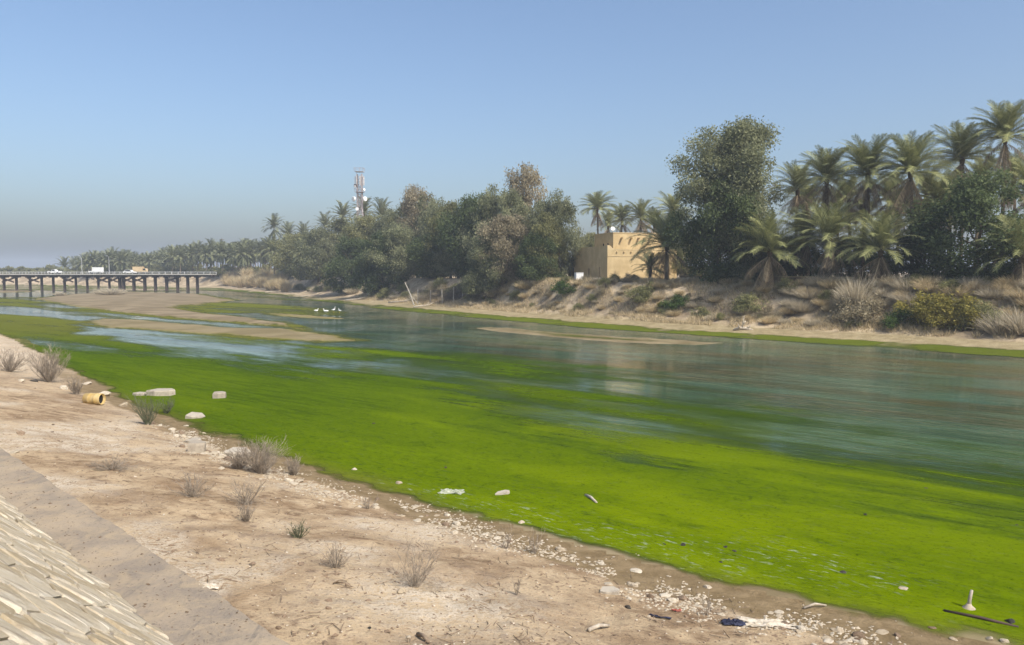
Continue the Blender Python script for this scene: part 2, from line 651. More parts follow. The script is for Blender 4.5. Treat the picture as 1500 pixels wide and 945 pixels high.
def algae_density(P, dn, df, bar):
    a, c = along(P)
    st = fbm(a * 0.10, c * 0.75, 4, 101)              # long streaks along the current
    st2 = fbm(a * 0.035, c * 0.22, 3, 140)
    blot = fbm(P[:, 0] * 0.3, P[:, 1] * 0.3, 4, 120)
    top = [(-60, 476), (60, 490), (140, 505), (220, 519), (330, 532), (450, 547), (560, 552), (660, 557), (700, 576),
           (780, 600), (900, 624), (1000, 640), (1100, 652), (1200, 668), (1320, 690), (1500, 716), (1800, 760)]
    low = [(2200, 1500), (1500, 1450), (1000, 1250), (640, 1050), (420, 900), (230, 760), (110, 670), (0, 600), (-140, 560)]
    d = zone(P, top + low, 8.0, 1.06)
    d = np.maximum(d, zone(P, [(-60, 434), (40, 436), (90, 447), (60, 452), (-60, 447)], 3.0, 0.7))
    d = np.maximum(d, zone(P, [(-60, 458), (60, 463), (140, 471), (110, 475), (150, 484), (90, 491), (-60, 478)], 2.0, 0.8))
    d = np.maximum(d, zone(P, [(380, 516), (450, 505), (560, 509), (650, 520), (520, 536), (420, 536)], 3.0, 0.58))
    d = np.maximum(d, zone(P, [(640, 543), (760, 560), (900, 580), (1050, 610), (1200, 645), (1350, 677), (1200, 674), (1000, 644), (880, 624), (760, 598), (690, 572)], 4.5, 0.62))
    d = np.maximum(d, zone(P, [(255, 449), (344, 443), (430, 447), (520, 458), (500, 463), (400, 459), (300, 458)], 3.0, 0.75))
    d = np.maximum(d, zone(P, [(-60, 417), (120, 417), (300, 421), (330, 426), (180, 428), (-60, 424)], 4.0, 0.50))
    d = np.maximum(d, zone(P, [(330, 426), (420, 434), (520, 446), (470, 446), (380, 436)], 4.0, 0.38))
    d = np.maximum(d, zone(P, [(90, 482), (200, 486), (330, 492), (430, 504), (400, 528), (280, 524), (180, 512), (100, 498)], 3.0, 0.50))
    d = np.maximum(d, zone(P, [(20, 449), (120, 452), (220, 466), (330, 474), (420, 480), (330, 478), (230, 469), (120, 466), (30, 456)], 3.0, 0.36))
    d = np.maximum(d, zone(P, [(420, 490), (560, 480), (760, 500), (900, 530), (1100, 590), (1500, 680), (1500, 716), (1000, 640), (700, 560), (560, 550), (450, 545)], 6.0, 0.36))
    # patch of open water in the middle of the mat
    d = d * (1 - zone(P, [(880, 664), (930, 660), (1020, 680), (1040, 692), (980, 690), (900, 682)], 1.2, 0.42))
    # edges of the mud bars and the strip under the far bank
    d = np.maximum(d, 0.62 * np.where(P[:, 0] > -8, 0.2, 1.0) * sstep(-0.25, -0.12, bar) * (1 - sstep(0.02, 0.09, bar)))
    fstrip = sstep(-3.4, -1.6, df) * (1 - sstep(1.0, 2.3, df)) * (0.55 + 0.45 * sstep(60, -30, P[:, 1] - 130))
    d = np.maximum(d, fstrip * (0.68 + 0.37 * sstep(0.3, 0.6, blot)))
    d = d * (1 - sstep(-0.55, 0.55, dn + 1.1 * (blot - 0.5) + 1.0 * (fbm(P[:, 0] * 1.3, P[:, 1] * 1.3, 3, 66) - 0.5)))
    n = 0.75 * (st - 0.5) + 1.15 * (st2 - 0.5) + 0.30 * (blot - 0.5)
    dd = d + n * (1.3 - 0.55 * d) * (d > 0.02)
    return np.clip(dd, 0, 1) * (d > 0.02), st, st2, blot


agd, ast, ast2, ablot = algae_density(GP, gdn, gdf, gbar)


# ---- water
def water_mat():
    m, nt, b = new_mat('river_water')
    v = objco(nt)
    vs_ = mapped(nt, v, (1, 1, 1), -FLOW)
    st = noise(nt, mapped(nt, vs_, (0.06, 0.42, 1)), 1.0, 6, 0.6, 0.3)
    blot = noise(nt, v, 0.13, 4, 0.55, 0.4)
    col = mixc(nt, ramp(nt, st, 0.38, 0.64), (0.026, 0.056, 0.033), (0.060, 0.120, 0.076))
    weed = noise(nt, mapped(nt, vs_, (0.30, 1.9, 1)), 1.0, 6, 0.68, 0.6)
    col = mixc(nt, mth(nt, 'MULTIPLY', ramp(nt, weed, 0.48, 0.66), 0.7), col, (0.074, 0.122, 0.068))
    col = mixc(nt, mth(nt, 'MULTIPLY', ramp(nt, weed, 0.46, 0.30), 0.6), col, (0.034, 0.042, 0.018))
    col = mixc(nt, mth(nt, 'MULTIPLY', attr(nt, 'bank_refl_bed'), ramp(nt, st, 0.6, 0.36)), col, (0.070, 0.068, 0.030))  # brown reflection of the bank, with bed showing through, painted into the colour
    col = mixc(nt, mth(nt, 'MULTIPLY', attr(nt, 'sky_refl'), ramp(nt, st, 0.36, 0.60)), col, (0.20, 0.26, 0.21))  # pale sky reflection painted into the water colour
    col = mixc(nt, mth(nt, 'MULTIPLY', attr(nt, 'murk'), ramp(nt, st, 0.25, 0.62)), col, (0.085, 0.135, 0.045))
    nt.links.new(col, b.inputs['Base Color'])
    b.inputs['IOR'].default_value = 1.33
    b.inputs['Specular IOR Level'].default_value = 0.5
    b.inputs['Roughness'].default_value = 0.06
    rip = noise(nt, mapped(nt, vs_, (0.8, 3.0, 1)), 1.0, 4, 0.55, 0.2)
    calm = ramp(nt, noise(nt, v, 0.09, 3), 0.38, 0.62)
    big_ = noise(nt, mapped(nt, vs_, (0.18, 0.7, 1)), 1.0, 3, 0.5, 0.2)
    bm = bump(nt, b, mth(nt, 'ADD', rip, mth(nt, 'MULTIPLY', big_, 1.2)), 0.22, 0.15)
    nt.links.new(mth(nt, 'MULTIPLY_ADD', calm, 0.20, 0.06), bm.inputs['Strength'])
    return m


wat_keep = ((gz[GF].min(1) < 0.03) & (gdn[GF].min(1) < 0.7) & (gdf[GF].min(1) < 0.7))
WV = np.column_stack([GP, np.zeros(len(GP))])
MURK = [(-60, 470), (140, 495), (330, 520), (560, 535), (760, 560), (1000, 605), (1300, 655), (1800, 730), (1900, 1100), (1000, 900), (420, 720), (110, 590), (-90, 505)]
bank_refl_bed = np.maximum(zone(GP, [(680, 500), (900, 505), (1100, 505), (1600, 530), (1700, 640), (1350, 610), (1100, 585), (900, 555), (700, 530)], 5.0, 1.0),
                  zone(GP, [(480, 455), (560, 455), (700, 470), (700, 485), (560, 470)], 4.0, 0.9))
sky_refl = np.maximum(zone(GP, [(20, 449), (120, 452), (220, 466), (330, 474), (420, 480), (330, 478), (230, 469), (120, 466), (30, 456)], 2.0, 0.8),
                   zone(GP, [(100, 484), (200, 488), (330, 494), (420, 506), (380, 524), (280, 520), (180, 508), (110, 496)], 2.0, 0.8))
water_o = tag(link('river_water', sub_mesh('river_water', WV, GF, wat_keep, water_mat(), True, {'bank_refl_bed': bank_refl_bed, 'sky_refl': sky_refl, 'murk': np.clip(zone(GP, MURK, 14.0, 1.0), 0, 1)})), 'shallow teal river water with ripples reflecting the far bank', kind='structure')


def algae_mat():
    m, nt, b = new_mat('green_algae')
    v = objco(nt)
    vs_ = mapped(nt, v, (1, 1, 1), -FLOW)
    streak = noise(nt, mapped(nt, vs_, (0.35, 2.4, 1)), 1.0, 6, 0.65, 0.4)
    fine = noise(nt, mapped(nt, vs_, (2.5, 9.0, 1)), 1.0, 5, 0.7, 0.3)
    blot = noise(nt, mapped(nt, vs_, (0.10, 0.45, 1)), 1.0, 5, 0.6, 0.6)
    D = attr(nt, 'cover')
    col = mixc(nt, ramp(nt, mth(nt, 'ADD', D, mth(nt, 'MULTIPLY', mth(nt, 'SUBTRACT', streak, 0.5), 0.9)), 0.45, 1.0), (0.030, 0.062, 0.012), (0.102, 0.152, 0.001))
    col = mixc(nt, mth(nt, 'MULTIPLY', ramp(nt, streak, 0.52, 0.72), 0.9), col, (0.040, 0.082, 0.003))
    col = mixc(nt, mth(nt, 'MULTIPLY', ramp(nt, mth(nt, 'ADD', mth(nt, 'MULTIPLY', blot, 0.5), mth(nt, 'MULTIPLY', streak, 0.5)), 0.5, 0.62), 0.85), col, (0.130, 0.188, 0.001))
    mot = noise(nt, v, 1.6, 6, 0.72, 0.8)
    col = mixc(nt, mth(nt, 'MULTIPLY', ramp(nt, mot, 0.53, 0.68), 0.7), col, (0.048, 0.082, 0.004))
    col = mixc(nt, mth(nt, 'MULTIPLY', ramp(nt, mot, 0.44, 0.32), 0.5), col, (0.135, 0.180, 0.004))
    col = mixc(nt, mth(nt, 'MULTIPLY', ramp(nt, fine, 0.52, 0.68), 0.7), col, (0.030, 0.055, 0.004))
    col = mixc(nt, mth(nt, 'MULTIPLY', ramp(nt, noise(nt, mapped(nt, vs_, (0.05, 0.16, 1)), 1.0, 5, 0.65, 0.8), 0.46, 0.62), 0.75), col, (0.160, 0.215, 0.001))
    col = mixc(nt, mth(nt, 'MULTIPLY', attr(nt, 'deep'), 0.7), col, mixc(nt, ramp(nt, streak, 0.4, 0.6), (0.060, 0.105, 0.002), (0.032, 0.064, 0.003)))
    col = mixc(nt, mth(nt, 'MULTIPLY', attr(nt, 'olive'), 0.75), col, (0.140, 0.130, 0.028))
    tuft = noise(nt, v, 9.0, 5, 0.8, 0.6)
    col = mixc(nt, mth(nt, 'MULTIPLY', ramp(nt, tuft, 0.54, 0.66), 0.65), col, (0.026, 0.050, 0.002))
    col = mixc(nt, mth(nt, 'MULTIPLY', ramp(nt, tuft, 0.42, 0.30), 0.5), col, (0.175, 0.205, 0.01))
    sc_ = noise(nt, mapped(nt, vs_, (2.6, 6.0, 1)), 1.0, 6, 0.75, 0.3)
    scum = mth(nt, 'MULTIPLY', attr(nt, 'scum'), ramp(nt, mth(nt, 'ADD', mth(nt, 'MULTIPLY', sc_, 0.6), mth(nt, 'MULTIPLY', fine, 0.4)), 0.53, 0.64))
    col = mixc(nt, mth(nt, 'MULTIPLY', scum, 0.85), col, (0.36, 0.41, 0.29))
    nt.nodes.remove(b)
    b = N(nt, 'ShaderNodeBsdfDiffuse')
    nt.links.new(col, b.inputs['Color'])
    bump(nt, b, mth(nt, 'ADD', streak, mth(nt, 'MULTIPLY', fine, 0.8)), 0.9, 0.10)
    tr = N(nt, 'ShaderNodeBsdfTransparent')
    mx = N(nt, 'ShaderNodeMixShader')
    e = mth(nt, 'ADD', D, mth(nt, 'ADD', mth(nt, 'MULTIPLY', mth(nt, 'SUBTRACT', streak, 0.5), 0.75), mth(nt, 'MULTIPLY', mth(nt, 'SUBTRACT', fine, 0.5), 0.25)))
    nt.links.new(ramp(nt, e, 0.15, 0.85), mx.inputs[0])
    nt.links.new(tr.outputs[0], mx.inputs[1])
    nt.links.new(b.outputs[0], mx.inputs[2])
    nt.links.new(mx.outputs[0], nt.nodes['Material Output'].inputs['Surface'])
    return m


az = np.maximum(gz, 0.0) + 0.008 + 0.035 * agd * fbm(GP[:, 0] * 1.5, GP[:, 1] * 1.5, 3, 61)
al_keep = (agd[GF].max(1) > 0.05) & (gdn[GF].max(1) < 2.8) & (gdf[GF].max(1) < 3.5) & (rr.ravel()[GF].max(1) < 420)
scum = np.maximum(zone(GP, [(640, 715), (760, 740), (900, 770), (1060, 795), (1150, 790), (1280, 830), (1380, 855), (1330, 870), (1200, 860), (1050, 850), (900, 815), (760, 775), (640, 740), (540, 705)], 0.6, 0.8),
                  zone(GP, [(1120, 800), (1170, 800), (1260, 835), (1340, 858), (1330, 868), (1230, 842)], 0.15, 1.0))
scum = np.maximum(scum, 0.10)
olive = np.maximum(sstep(-0.2, -0.1, gbar) * (1 - sstep(0.15, 0.2, gbar)) * (GP[:, 0] < -8), 0.8 * sstep(60, 90, GP[:, 1]) * (gdf < -6))
olive = np.maximum(olive, 0.55 * (gdf > -5))
olive = np.maximum(olive, 0.75 * (1 - sstep(-0.6, 1.0, -gdn)))
deep = 1 - zone(GP, [(380, 700), (430, 640), (560, 585), (700, 572), (900, 630), (1150, 668), (1500, 725), (1700, 780), (2000, 1400), (1400, 1350), (1000, 1100), (640, 850)], 6.0, 1.0)
deep = np.clip(deep * 0.85 + 1.3 * (fbm(along(GP)[0] * 0.05, along(GP)[1] * 0.3, 3, 171) - 0.5), 0, 1)
algae_o = tag(link('algae', sub_mesh('algae', np.column_stack([GP, az]), GF, al_keep, algae_mat(), True,
              {'cover': agd, 'scum': scum, 'olive': olive, 'deep': deep})), 'bright green algae mat covering the shallow river', 'algae', kind='stuff')

# ================================================================== concrete path and stone embankment
def resample(line, lo, hi, step):
    L = [Vector((a, b)) for a, b in line]
    out = []
    for a, b in zip(L[lo:hi], L[lo + 1:hi + 1]):
        k = max(1, int((b - a).length / step))
        out += [a.lerp(b, i / k) for i in range(k)]
    out.append(L[hi])
    return out


M_concrete = None


def concrete_mat():
    m, nt, b = new_mat('dusty_concrete')
    v = objco(nt)
    big = noise(nt, v, 0.6, 5, 0.6, 0.3)
    st = noise(nt, mapped(nt, v, (4.0, 0.6, 1), R(45)), 1.2, 6, 0.65, 0.5)
    fine = noise(nt, v, 22, 5, 0.7)
    col = mixc(nt, ramp(nt, big, 0.36, 0.64), (0.25, 0.21, 0.165), (0.37, 0.30, 0.215))
    col = mixc(nt, mth(nt, 'MULTIPLY', ramp(nt, st, 0.52, 0.70), 0.7), col, (0.175, 0.155, 0.13))
    col = mixc(nt, mth(nt, 'MULTIPLY', ramp(nt, big, 0.6, 0.75), 0.8), col, (0.42, 0.315, 0.195))
    col = mixc(nt, mth(nt, 'MULTIPLY', ramp(nt, fine, 0.54, 0.70), 0.65), col, (0.13, 0.11, 0.09))
    drift = noise(nt, v, 1.9, 6, 0.7, 0.8)
    col = mixc(nt, mth(nt, 'MULTIPLY', ramp(nt, drift, 0.40, 0.75), 0.8), col, (0.40, 0.315, 0.205))
    spk = noise(nt, v, 9, 4, 0.75, 0.5)
    col = mixc(nt, mth(nt, 'MULTIPLY', ramp(nt, spk, 0.60, 0.70), 0.8), col, (0.12, 0.10, 0.08))
    nt.links.new(col, b.inputs['Base Color'])
    b.inputs['Roughness'].default_value = 0.9
    bump(nt, b, mth(nt, 'ADD', mth(nt, 'MULTIPLY', st, 0.35), fine), 0.7, 0.03)
    return m


M_concrete = concrete_mat()
pl = resample(LEDGE_R, 1, 2, 3.0)[:-1] + resample(LEDGE_R, 2, 4, 0.11)[:-1] + resample(LEDGE_R, 4, 10, 2.0)
pv = []; pf = []
acc = 0.0
for i, p in enumerate(pl):
    d = (pl[min(i + 1, len(pl) - 1)] - pl[max(i - 1, 0)]).normalized()
    nl = Vector((-d.y, d.x))                       # towards the embankment
    if i:
        acc += (p - pl[i - 1]).length
    w1 = 0.10 * (float(vnoise(acc * 1.1, 3.3, 5)) - 0.5) + 0.05 * (float(vnoise(acc * 5.0, 1.3, 8)) - 0.5)
    zz = LEDGE_Z + 0.015 * (float(vnoise(acc * 0.7, 9.3, 6)) - 0.5)
    e0 = p + nl * w1; e1 = p + nl * (w1 + 0.03); e2 = p + nl * (LEDGE_W * 0.5); e3 = p + nl * (LEDGE_W + 0.06)
    pv += [(e0.x, e0.y, LEDGE_Z - 0.45), (e0.x, e0.y, zz - 0.03), (e1.x, e1.y, zz), (e2.x, e2.y, zz + 0.01), (e3.x, e3.y, zz + 0.004), (e3.x, e3.y, LEDGE_Z - 0.45)]
    if i:
        o = i * 6
        for k in range(5):
            pf.append((o - 6 + k, o - 6 + k + 1, o + k + 1, o + k))
path_o = tag(link('concrete_path', np_mesh('concrete_path', np.array(pv), np.array(pf)[:, ::-1], M_concrete, False)), 'dusty grey concrete path at the foot of the stone embankment', kind='structure')

M_stone = None


def stone_mat():
    m, nt, b = new_mat('pitched_limestone')
    v = objco(nt)
    oi = N(nt, 'ShaderNodeObjectInfo').outputs['Random']
    big = noise(nt, v, 1.7, 5, 0.6, 0.4)
    fine = noise(nt, v, 16, 6, 0.7)
    st = noise(nt, mapped(nt, v, (1.5, 9, 1)), 1.0, 6, 0.6, 0.4)
    base = mixc(nt, oi, (0.36, 0.285, 0.175), (0.50, 0.43, 0.315))
    col = mixc(nt, ramp(nt, big, 0.4, 0.65), base, (0.58, 0.52, 0.41))
    col = mixc(nt, mth(nt, 'MULTIPLY', ramp(nt, st, 0.52, 0.7), 0.75), col, (0.25, 0.20, 0.145))
    col = mixc(nt, mth(nt, 'MULTIPLY', ramp(nt, fine, 0.56, 0.75), 0.6), col, (0.22, 0.18, 0.13))
    nt.links.new(col, b.inputs['Base Color'])
    b.inputs['Roughness'].default_value = 0.9
    bump(nt, b, mth(nt, 'ADD', st, mth(nt, 'MULTIPLY', fine, 0.5)), 0.8, 0.05)
    return m


M_stone = stone_mat()
M_mortar = plain('weathered_mortar', (0.24, 0.205, 0.16), (0.42, 0.36, 0.28), 5, 0.95, 0.6, 0.04)
emb = root('stone_embankment', 'pale stone pitched embankment sloping down to the concrete path', 'embankment', (-3.1, 10.3, LEDGE_Z))
SL = math.atan(0.86)
E_d = Vector((-0.7005, 0.7136, 0)); E_n = Vector((-0.7136, -0.7005, 0))
E_u = (E_n * math.cos(SL) + Vector((0, 0, 1)) * math.sin(SL))
E_w = E_d.cross(E_u)
if E_w.z < 0:
    E_w = -E_w
E_M = Matrix((E_d, E_u, E_w)).transposed()                     # local (s,u,w) -> world offset
E_o = E_n * LEDGE_W
U_MAX = (TOP_Z - LEDGE_Z) / math.sin(SL)
# mortar bed along the whole ledge
bv = []; bf = []
for i, p in enumerate(resample(LEDGE_R, 1, 10, 6.0)):
    L_ = resample(LEDGE_R, 1, 10, 6.0)
    d = (L_[min(i + 1, len(L_) - 1)] - L_[max(i - 1, 0)]).normalized()
    nl = Vector((-d.y, d.x))
    a = p + nl * LEDGE_W; c = p + nl * (LEDGE_W + U_MAX * math.cos(SL)); e = p + nl * (LEDGE_W + U_MAX * math.cos(SL) + 1.6)
    for q, z in ((a, -0.008), (c, TOP_Z - LEDGE_Z - 0.004), (e, TOP_Z - LEDGE_Z + 0.03)):
        bv.append((q.x + 3.1, q.y - 10.3, z))
    if i:
        o = i * 3
        bf += [(o - 3, o - 2, o + 1, o), (o - 2, o - 1, o + 2, o + 1)]
link('mortar_bed', np_mesh('mortar_bed', np.array(bv), np.array(bf)[:, ::-1], M_mortar), emb)


def clip_poly(poly, mx, my, nx, ny):
    """keep the part of poly where (p-m).n <= 0"""
    out = []
    for i in range(len(poly)):
        a = poly[i]; b = poly[(i + 1) % len(poly)]
        da = (a[0] - mx) * nx + (a[1] - my) * ny; db = (b[0] - mx) * nx + (b[1] - my) * ny
        if da <= 0:
            out.append(a)
        if (da < 0 < db) or (db < 0 < da):
            t = da / (da - db)
            out.append((a[0] + (b[0] - a[0]) * t, a[1] + (b[1] - a[1]) * t))
    return out


CS, CU = 0.78, 0.36
ns_, nu_ = 23, int(U_MAX / CU)
seeds = {}
for i in range(-1, ns_ + 1):
    for j in range(-1, nu_ + 1):
        seeds[i, j] = (-6.0 + (i + 0.5 + (0.5 if j % 2 else 0) + random.uniform(-.5, .5)) * CS, (j + 0.5 + random.uniform(-.5, .5)) * CU)
for i in range(ns_):
    for j in range(nu_):
        cx, cy = seeds[i, j]
        poly = [(cx - 1, cy - 1), (cx + 1, cy - 1), (cx + 1, cy + 1), (cx - 1, cy + 1)]
        for di in (-2, -1, 0, 1, 2):
            for dj in (-2, -1, 0, 1, 2):
                q = seeds.get((i + di, j + dj))
                if q and (di or dj):
                    nx, ny = q[0] - cx, q[1] - cy
                    poly = clip_poly(poly, (q[0] + cx) / 2, (q[1] + cy) / 2, nx, ny)
        poly = clip_poly(poly, 0, 0.01, 0, -1)
        poly = clip_poly(poly, 0, U_MAX, 0, 1)
        if len(poly) < 3:
            continue
        ccx = sum(p[0] for p in poly) / len(poly); ccy = sum(p[1] for p in poly) / len(poly)
        h = random.uniform(0.012, 0.034)
        tx, ty = random.uniform(-.03, .03), random.uniform(-.045, .045)
        vs_ = []
        n = len(poly)
        for sc0, hh in ((0.97, -0.06), (0.95, h * 0.6), (0.86, h)):
            for (x, y) in poly:
                k = sc0 - 0.03
                X, Y = (x - ccx) * k, (y - ccy) * k
                jit = random.uniform(-.012, .012)
                vs_.append((X + jit, Y + jit, hh + (X * tx + Y * ty if hh > 0 else 0) + (random.uniform(-.012, .012) if hh > 0 else 0)))
        vs_.append((0, 0, h + random.uniform(0, .010)))
        fs2 = []
        for L in range(2):
            for k in range(n):
                k2 = (k + 1) % n
                fs2.append((L * n + k, L * n + k2, (L + 1) * n + k2, (L + 1) * n + k))
        for k in range(n):
            fs2.append((2 * n + k, 2 * n + (k + 1) % n, 3 * n))
        # polygon winding is counter-clockwise in (s,u); w is up the face normal
        vs_ = [E_M @ Vector(p) for p in vs_]
        me = bpy.data.meshes.new('stone')
        me.from_pydata([tuple(p) for p in vs_], [], fs2)
        me.materials.append(M_stone)
        me.update()
        link('stone', me, emb, E_o + E_M @ Vector((ccx, ccy, 0)))

# ================================================================== vegetation builders
M_bark = plain('grey_bark', (0.11, 0.085, 0.06), (0.20, 0.16, 0.12), 4, 0.95, 0.6, 0.03)
M_palmbark = plain('palm_trunk_bark', (0.10, 0.078, 0.055), (0.19, 0.15, 0.105), 5, 0.95, 0.8, 0.05)
M_leaf = {
    'grey': leafmat('grey_green_leaf', (0.100, 0.112, 0.056), (0.295, 0.300, 0.170)),
    'brown': leafmat('dry_brownish_leaf', (0.150, 0.128, 0.080), (0.39, 0.335, 0.22)),
    'dark': leafmat('dark_green_leaf', (0.040, 0.060, 0.024), (0.135, 0.165, 0.068)),
    'olive': leafmat('olive_leaf', (0.110, 0.115, 0.048), (0.300, 0.290, 0.135)),
    'green': leafmat('fresh_green_leaf', (0.035, 0.070, 0.016), (0.115, 0.170, 0.045)),
    'yellow': leafmat('yellow_green_leaf', (0.13, 0.125, 0.026), (0.34, 0.285, 0.075)),
    'tan': leafmat('dry_tan_stem', (0.32, 0.26, 0.150), (0.66, 0.54, 0.34), 0.35),
    'drygrey': leafmat('dry_grey_stem', (0.29, 0.25, 0.175), (0.58, 0.51, 0.38), 0.35),
    'palm': leafmat('palm_frond_leaf', (0.100, 0.118, 0.044), (0.300, 0.300, 0.130), 0.22, 0.5),
    'palmfar': leafmat('distant_palm_leaf', (0.095, 0.108, 0.052), (0.230, 0.235, 0.125), 0.2, 0.5),
    'dead': leafmat('dead_palm_leaf', (0.12, 0.090, 0.058), (0.32, 0.25, 0.16), 0.15),
}


def leaf_quads(C, axis, side, L, Wd, var):
    """diamond shaped leaves: centres C, unit axes, unit sides, lengths, widths"""
    a = axis * (L / 2)[:, None]; s = side * (Wd / 2)[:, None]
    V = np.stack([C - a, C + s - a * 0.1, C + a, C - s - a * 0.1], 1).reshape(-1, 3)
    F = np.arange(len(V)).reshape(-1, 4)
    return V, F, np.repeat(var, 4)


def unit(v):
    return v / np.maximum(np.linalg.norm(v, axis=1, keepdims=True), 1e-9)


def crown_mesh(name, h, w, nl, seed, mat, base=0.1, droop=0.5, lobes=34, leaf=0.42, lean=0.0, shape='oval', gappy=0.0):
    """leafy crown: many uneven lobes of small leaves spread through an irregular envelope"""
    g = np.random.default_rng(seed)
    C = []; Rr = []
    for k in range(lobes):
        t = g.uniform(0, 1)
        if shape == 'oval':
            env = np.sin(np.pi * (0.10 + 0.84 * t)) ** 0.62
        elif shape == 'tall':
            env = (0.95 - 0.62 * t) * (0.55 + 0.45 * np.sin(np.pi * min(1, t * 1.5 + 0.2)))
        elif shape == 'dome':
            env = math.sqrt(max(0.05, 1 - t ** 2.2))
        r = env * w / 2 * g.uniform(0.15, 1.0) ** 0.7
        th = g.uniform(0, 2 * math.pi)
        ph = 0.85 + 0.18 * math.sin(th * 2 + seed) + 0.14 * math.sin(th * 3 + 2 * seed)
        z = h * (base + (1 - base) * (0.06 + 0.86 * t))
        C.append((r * ph * math.cos(th) + lean * t, r * ph * math.sin(th), z))
        Rr.append(g.uniform(0.05, 0.125) * w * (0.75 + 0.5 * env))
    C = np.array(C); Rr = np.array(Rr)
    wt = Rr ** 2; wt /= wt.sum()
    li = g.choice(lobes, nl, p=wt)
    d = unit(g.normal(size=(nl, 3)))
    rad_ = g.uniform(0.0, 1.0, nl) ** 0.38 * (1 + 0.22 * g.normal(size=nl))
    off = d * (Rr[li] * rad_)[:, None] * np.array([1, 1, 0.9])
    # little sprays: leaves gather round twig ends
    nsp = max(8, nl // 14)
    sp = g.integers(0, nsp, nl)
    spo = off[g.integers(0, nl, nsp)]
    P = C[li] + off
    P[:, 2] -= droop * 0.12 * h * g.uniform(0, 1, nl) ** 3
    tuft = g.normal(size=(nsp, 3)) * 0.18
    P += tuft[sp]
    keep = P[:, 2] > 0.02 * h
    if gappy:
        q = fbm(P[:, 0] * 0.9 + P[:, 2] * 0.5, P[:, 2] * 0.9 + P[:, 1] * 0.6, 3, seed + 5)
        keep &= q > gappy
    P = P[keep]; n = len(P); li = li[keep]; d = d[keep]
    ax = g.normal(size=(n, 3)); ax[:, 2] -= droop * 2.2; ax += d * 0.6; ax = unit(ax)
    sd = unit(np.cross(ax, g.normal(size=(n, 3))))
    L = leaf * g.uniform(0.6, 1.4, n)
    lobe_tone = g.uniform(-0.3, 0.3, lobes)
    var = np.clip(0.45 + lobe_tone[li] + 0.22 * g.normal(size=n), 0, 1)
    V, F, va = leaf_quads(P, ax, sd, L, L * g.uniform(0.28, 0.5, n), var)
    return np_mesh(name, V, F, mat, False, {'var': va}), C


def limbs_mesh(name, h, C, seed, r0, mat, trunk_top=0.55, lean=0.0, forks=9):
    """tapered trunk with limbs running out to the crown's lobes"""
    g = random.Random(seed)
    m = MB()
    pts = []
    for i in range(6):
        t = i / 5
        pts.append((lean * t * trunk_top + g.uniform(-.15, .15) * (i > 0), g.uniform(-.15, .15) * (i > 0), h * trunk_top * t - 0.25 * (i == 0)))
    m.tube(pts, [r0 * (1.35 if i == 0 else 1 - 0.6 * i / 5) for i in range(6)], 8)
    idx = g.sample(range(len(C)), min(forks, len(C)))
    for k in idx:
        c = Vector(C[k])
        j = min(5, max(1, int(5 * min(1.0, c.z * 0.72 / (h * trunk_top)))))
        a = Vector(pts[j])
        mid = a.lerp(c, 0.5) + Vector((g.uniform(-.3, .3), g.uniform(-.3, .3), 0.1 * h * g.uniform(0, 1) * 0.5))
        r = r0 * (1 - 0.6 * j / 5) * 0.55
        m.tube([a, mid, c], [r, r * 0.6, r * 0.22], 5)
    return m.mesh(name, mat, True)


TREES = {}


def tree_proto(key, kind, h, w, nl, seed, **kw):
    tr = dict(trunk_top=kw.pop('trunk_top', 0.55), forks=kw.pop('forks', 10), r0=kw.pop('r0', 0.22))
    cm, C = crown_mesh('crown', h, w, nl, seed, M_leaf[kind], **kw)
    tm = limbs_mesh('trunk', h, C, seed, tr['r0'], M_bark, tr['trunk_top'], kw.get('lean', 0.0), tr['forks'])
    TREES[key] = (cm, tm, h, w)


def put_tree(name, key, label, cat, x, y, h, w, rz, group=None, z=None, kind=None):
    cm, tm, h0, w0 = TREES[key]
    z = tz(x, y) if z is None else z
    s = (w / w0, w / w0, h / h0)
    t = root(name, label, cat, (x, y, z - 0.08), rz, group, s)
    link('trunk', tm, t)
    c = link('crown', cm, t)
    return t


tree_proto('grey1', 'grey', 13, 9, 25650, 1, shape='oval', base=0.02, droop=0.7, lobes=88, leaf=0.31)
tree_proto('grey2', 'grey', 12, 10, 25650, 2, shape='dome', base=0.0, droop=0.6, lobes=85, leaf=0.31)
tree_proto('brown1', 'brown', 16, 9, 22950, 3, shape='oval', base=0.08, droop=0.8, lobes=95, leaf=0.31, gappy=0.38)
tree_proto('brown2', 'brown', 14, 9, 21600, 4, shape='oval', base=0.04, droop=0.8, lobes=85, leaf=0.31, gappy=0.36)
tree_proto('dark1', 'dark', 10, 9, 24300, 5, shape='oval', base=0.0, droop=0.3, lobes=81, leaf=0.31)
tree_proto('dark2', 'dark', 10, 9, 22950, 6, shape='dome', base=0.0, droop=0.3, lobes=78, leaf=0.31)
tree_proto('olive1', 'olive', 11, 9, 22950, 8, shape='oval', base=0.02, droop=0.5, lobes=81, leaf=0.31)
tree_proto('olive2', 'olive', 11, 9, 22950, 9, shape='dome', base=0.0, droop=0.6, lobes=81, leaf=0.31)
tree_proto('giant', 'grey', 24, 12, 60000, 12, shape='oval', base=0.20, droop=0.5, lobes=120, leaf=0.34, r0=0.42, trunk_top=0.7, forks=26, gappy=0.22)
tree_proto('farbush', 'olive', 5, 7, 3500, 15, shape='dome', base=0.0, droop=0.2, lobes=18, leaf=0.7)


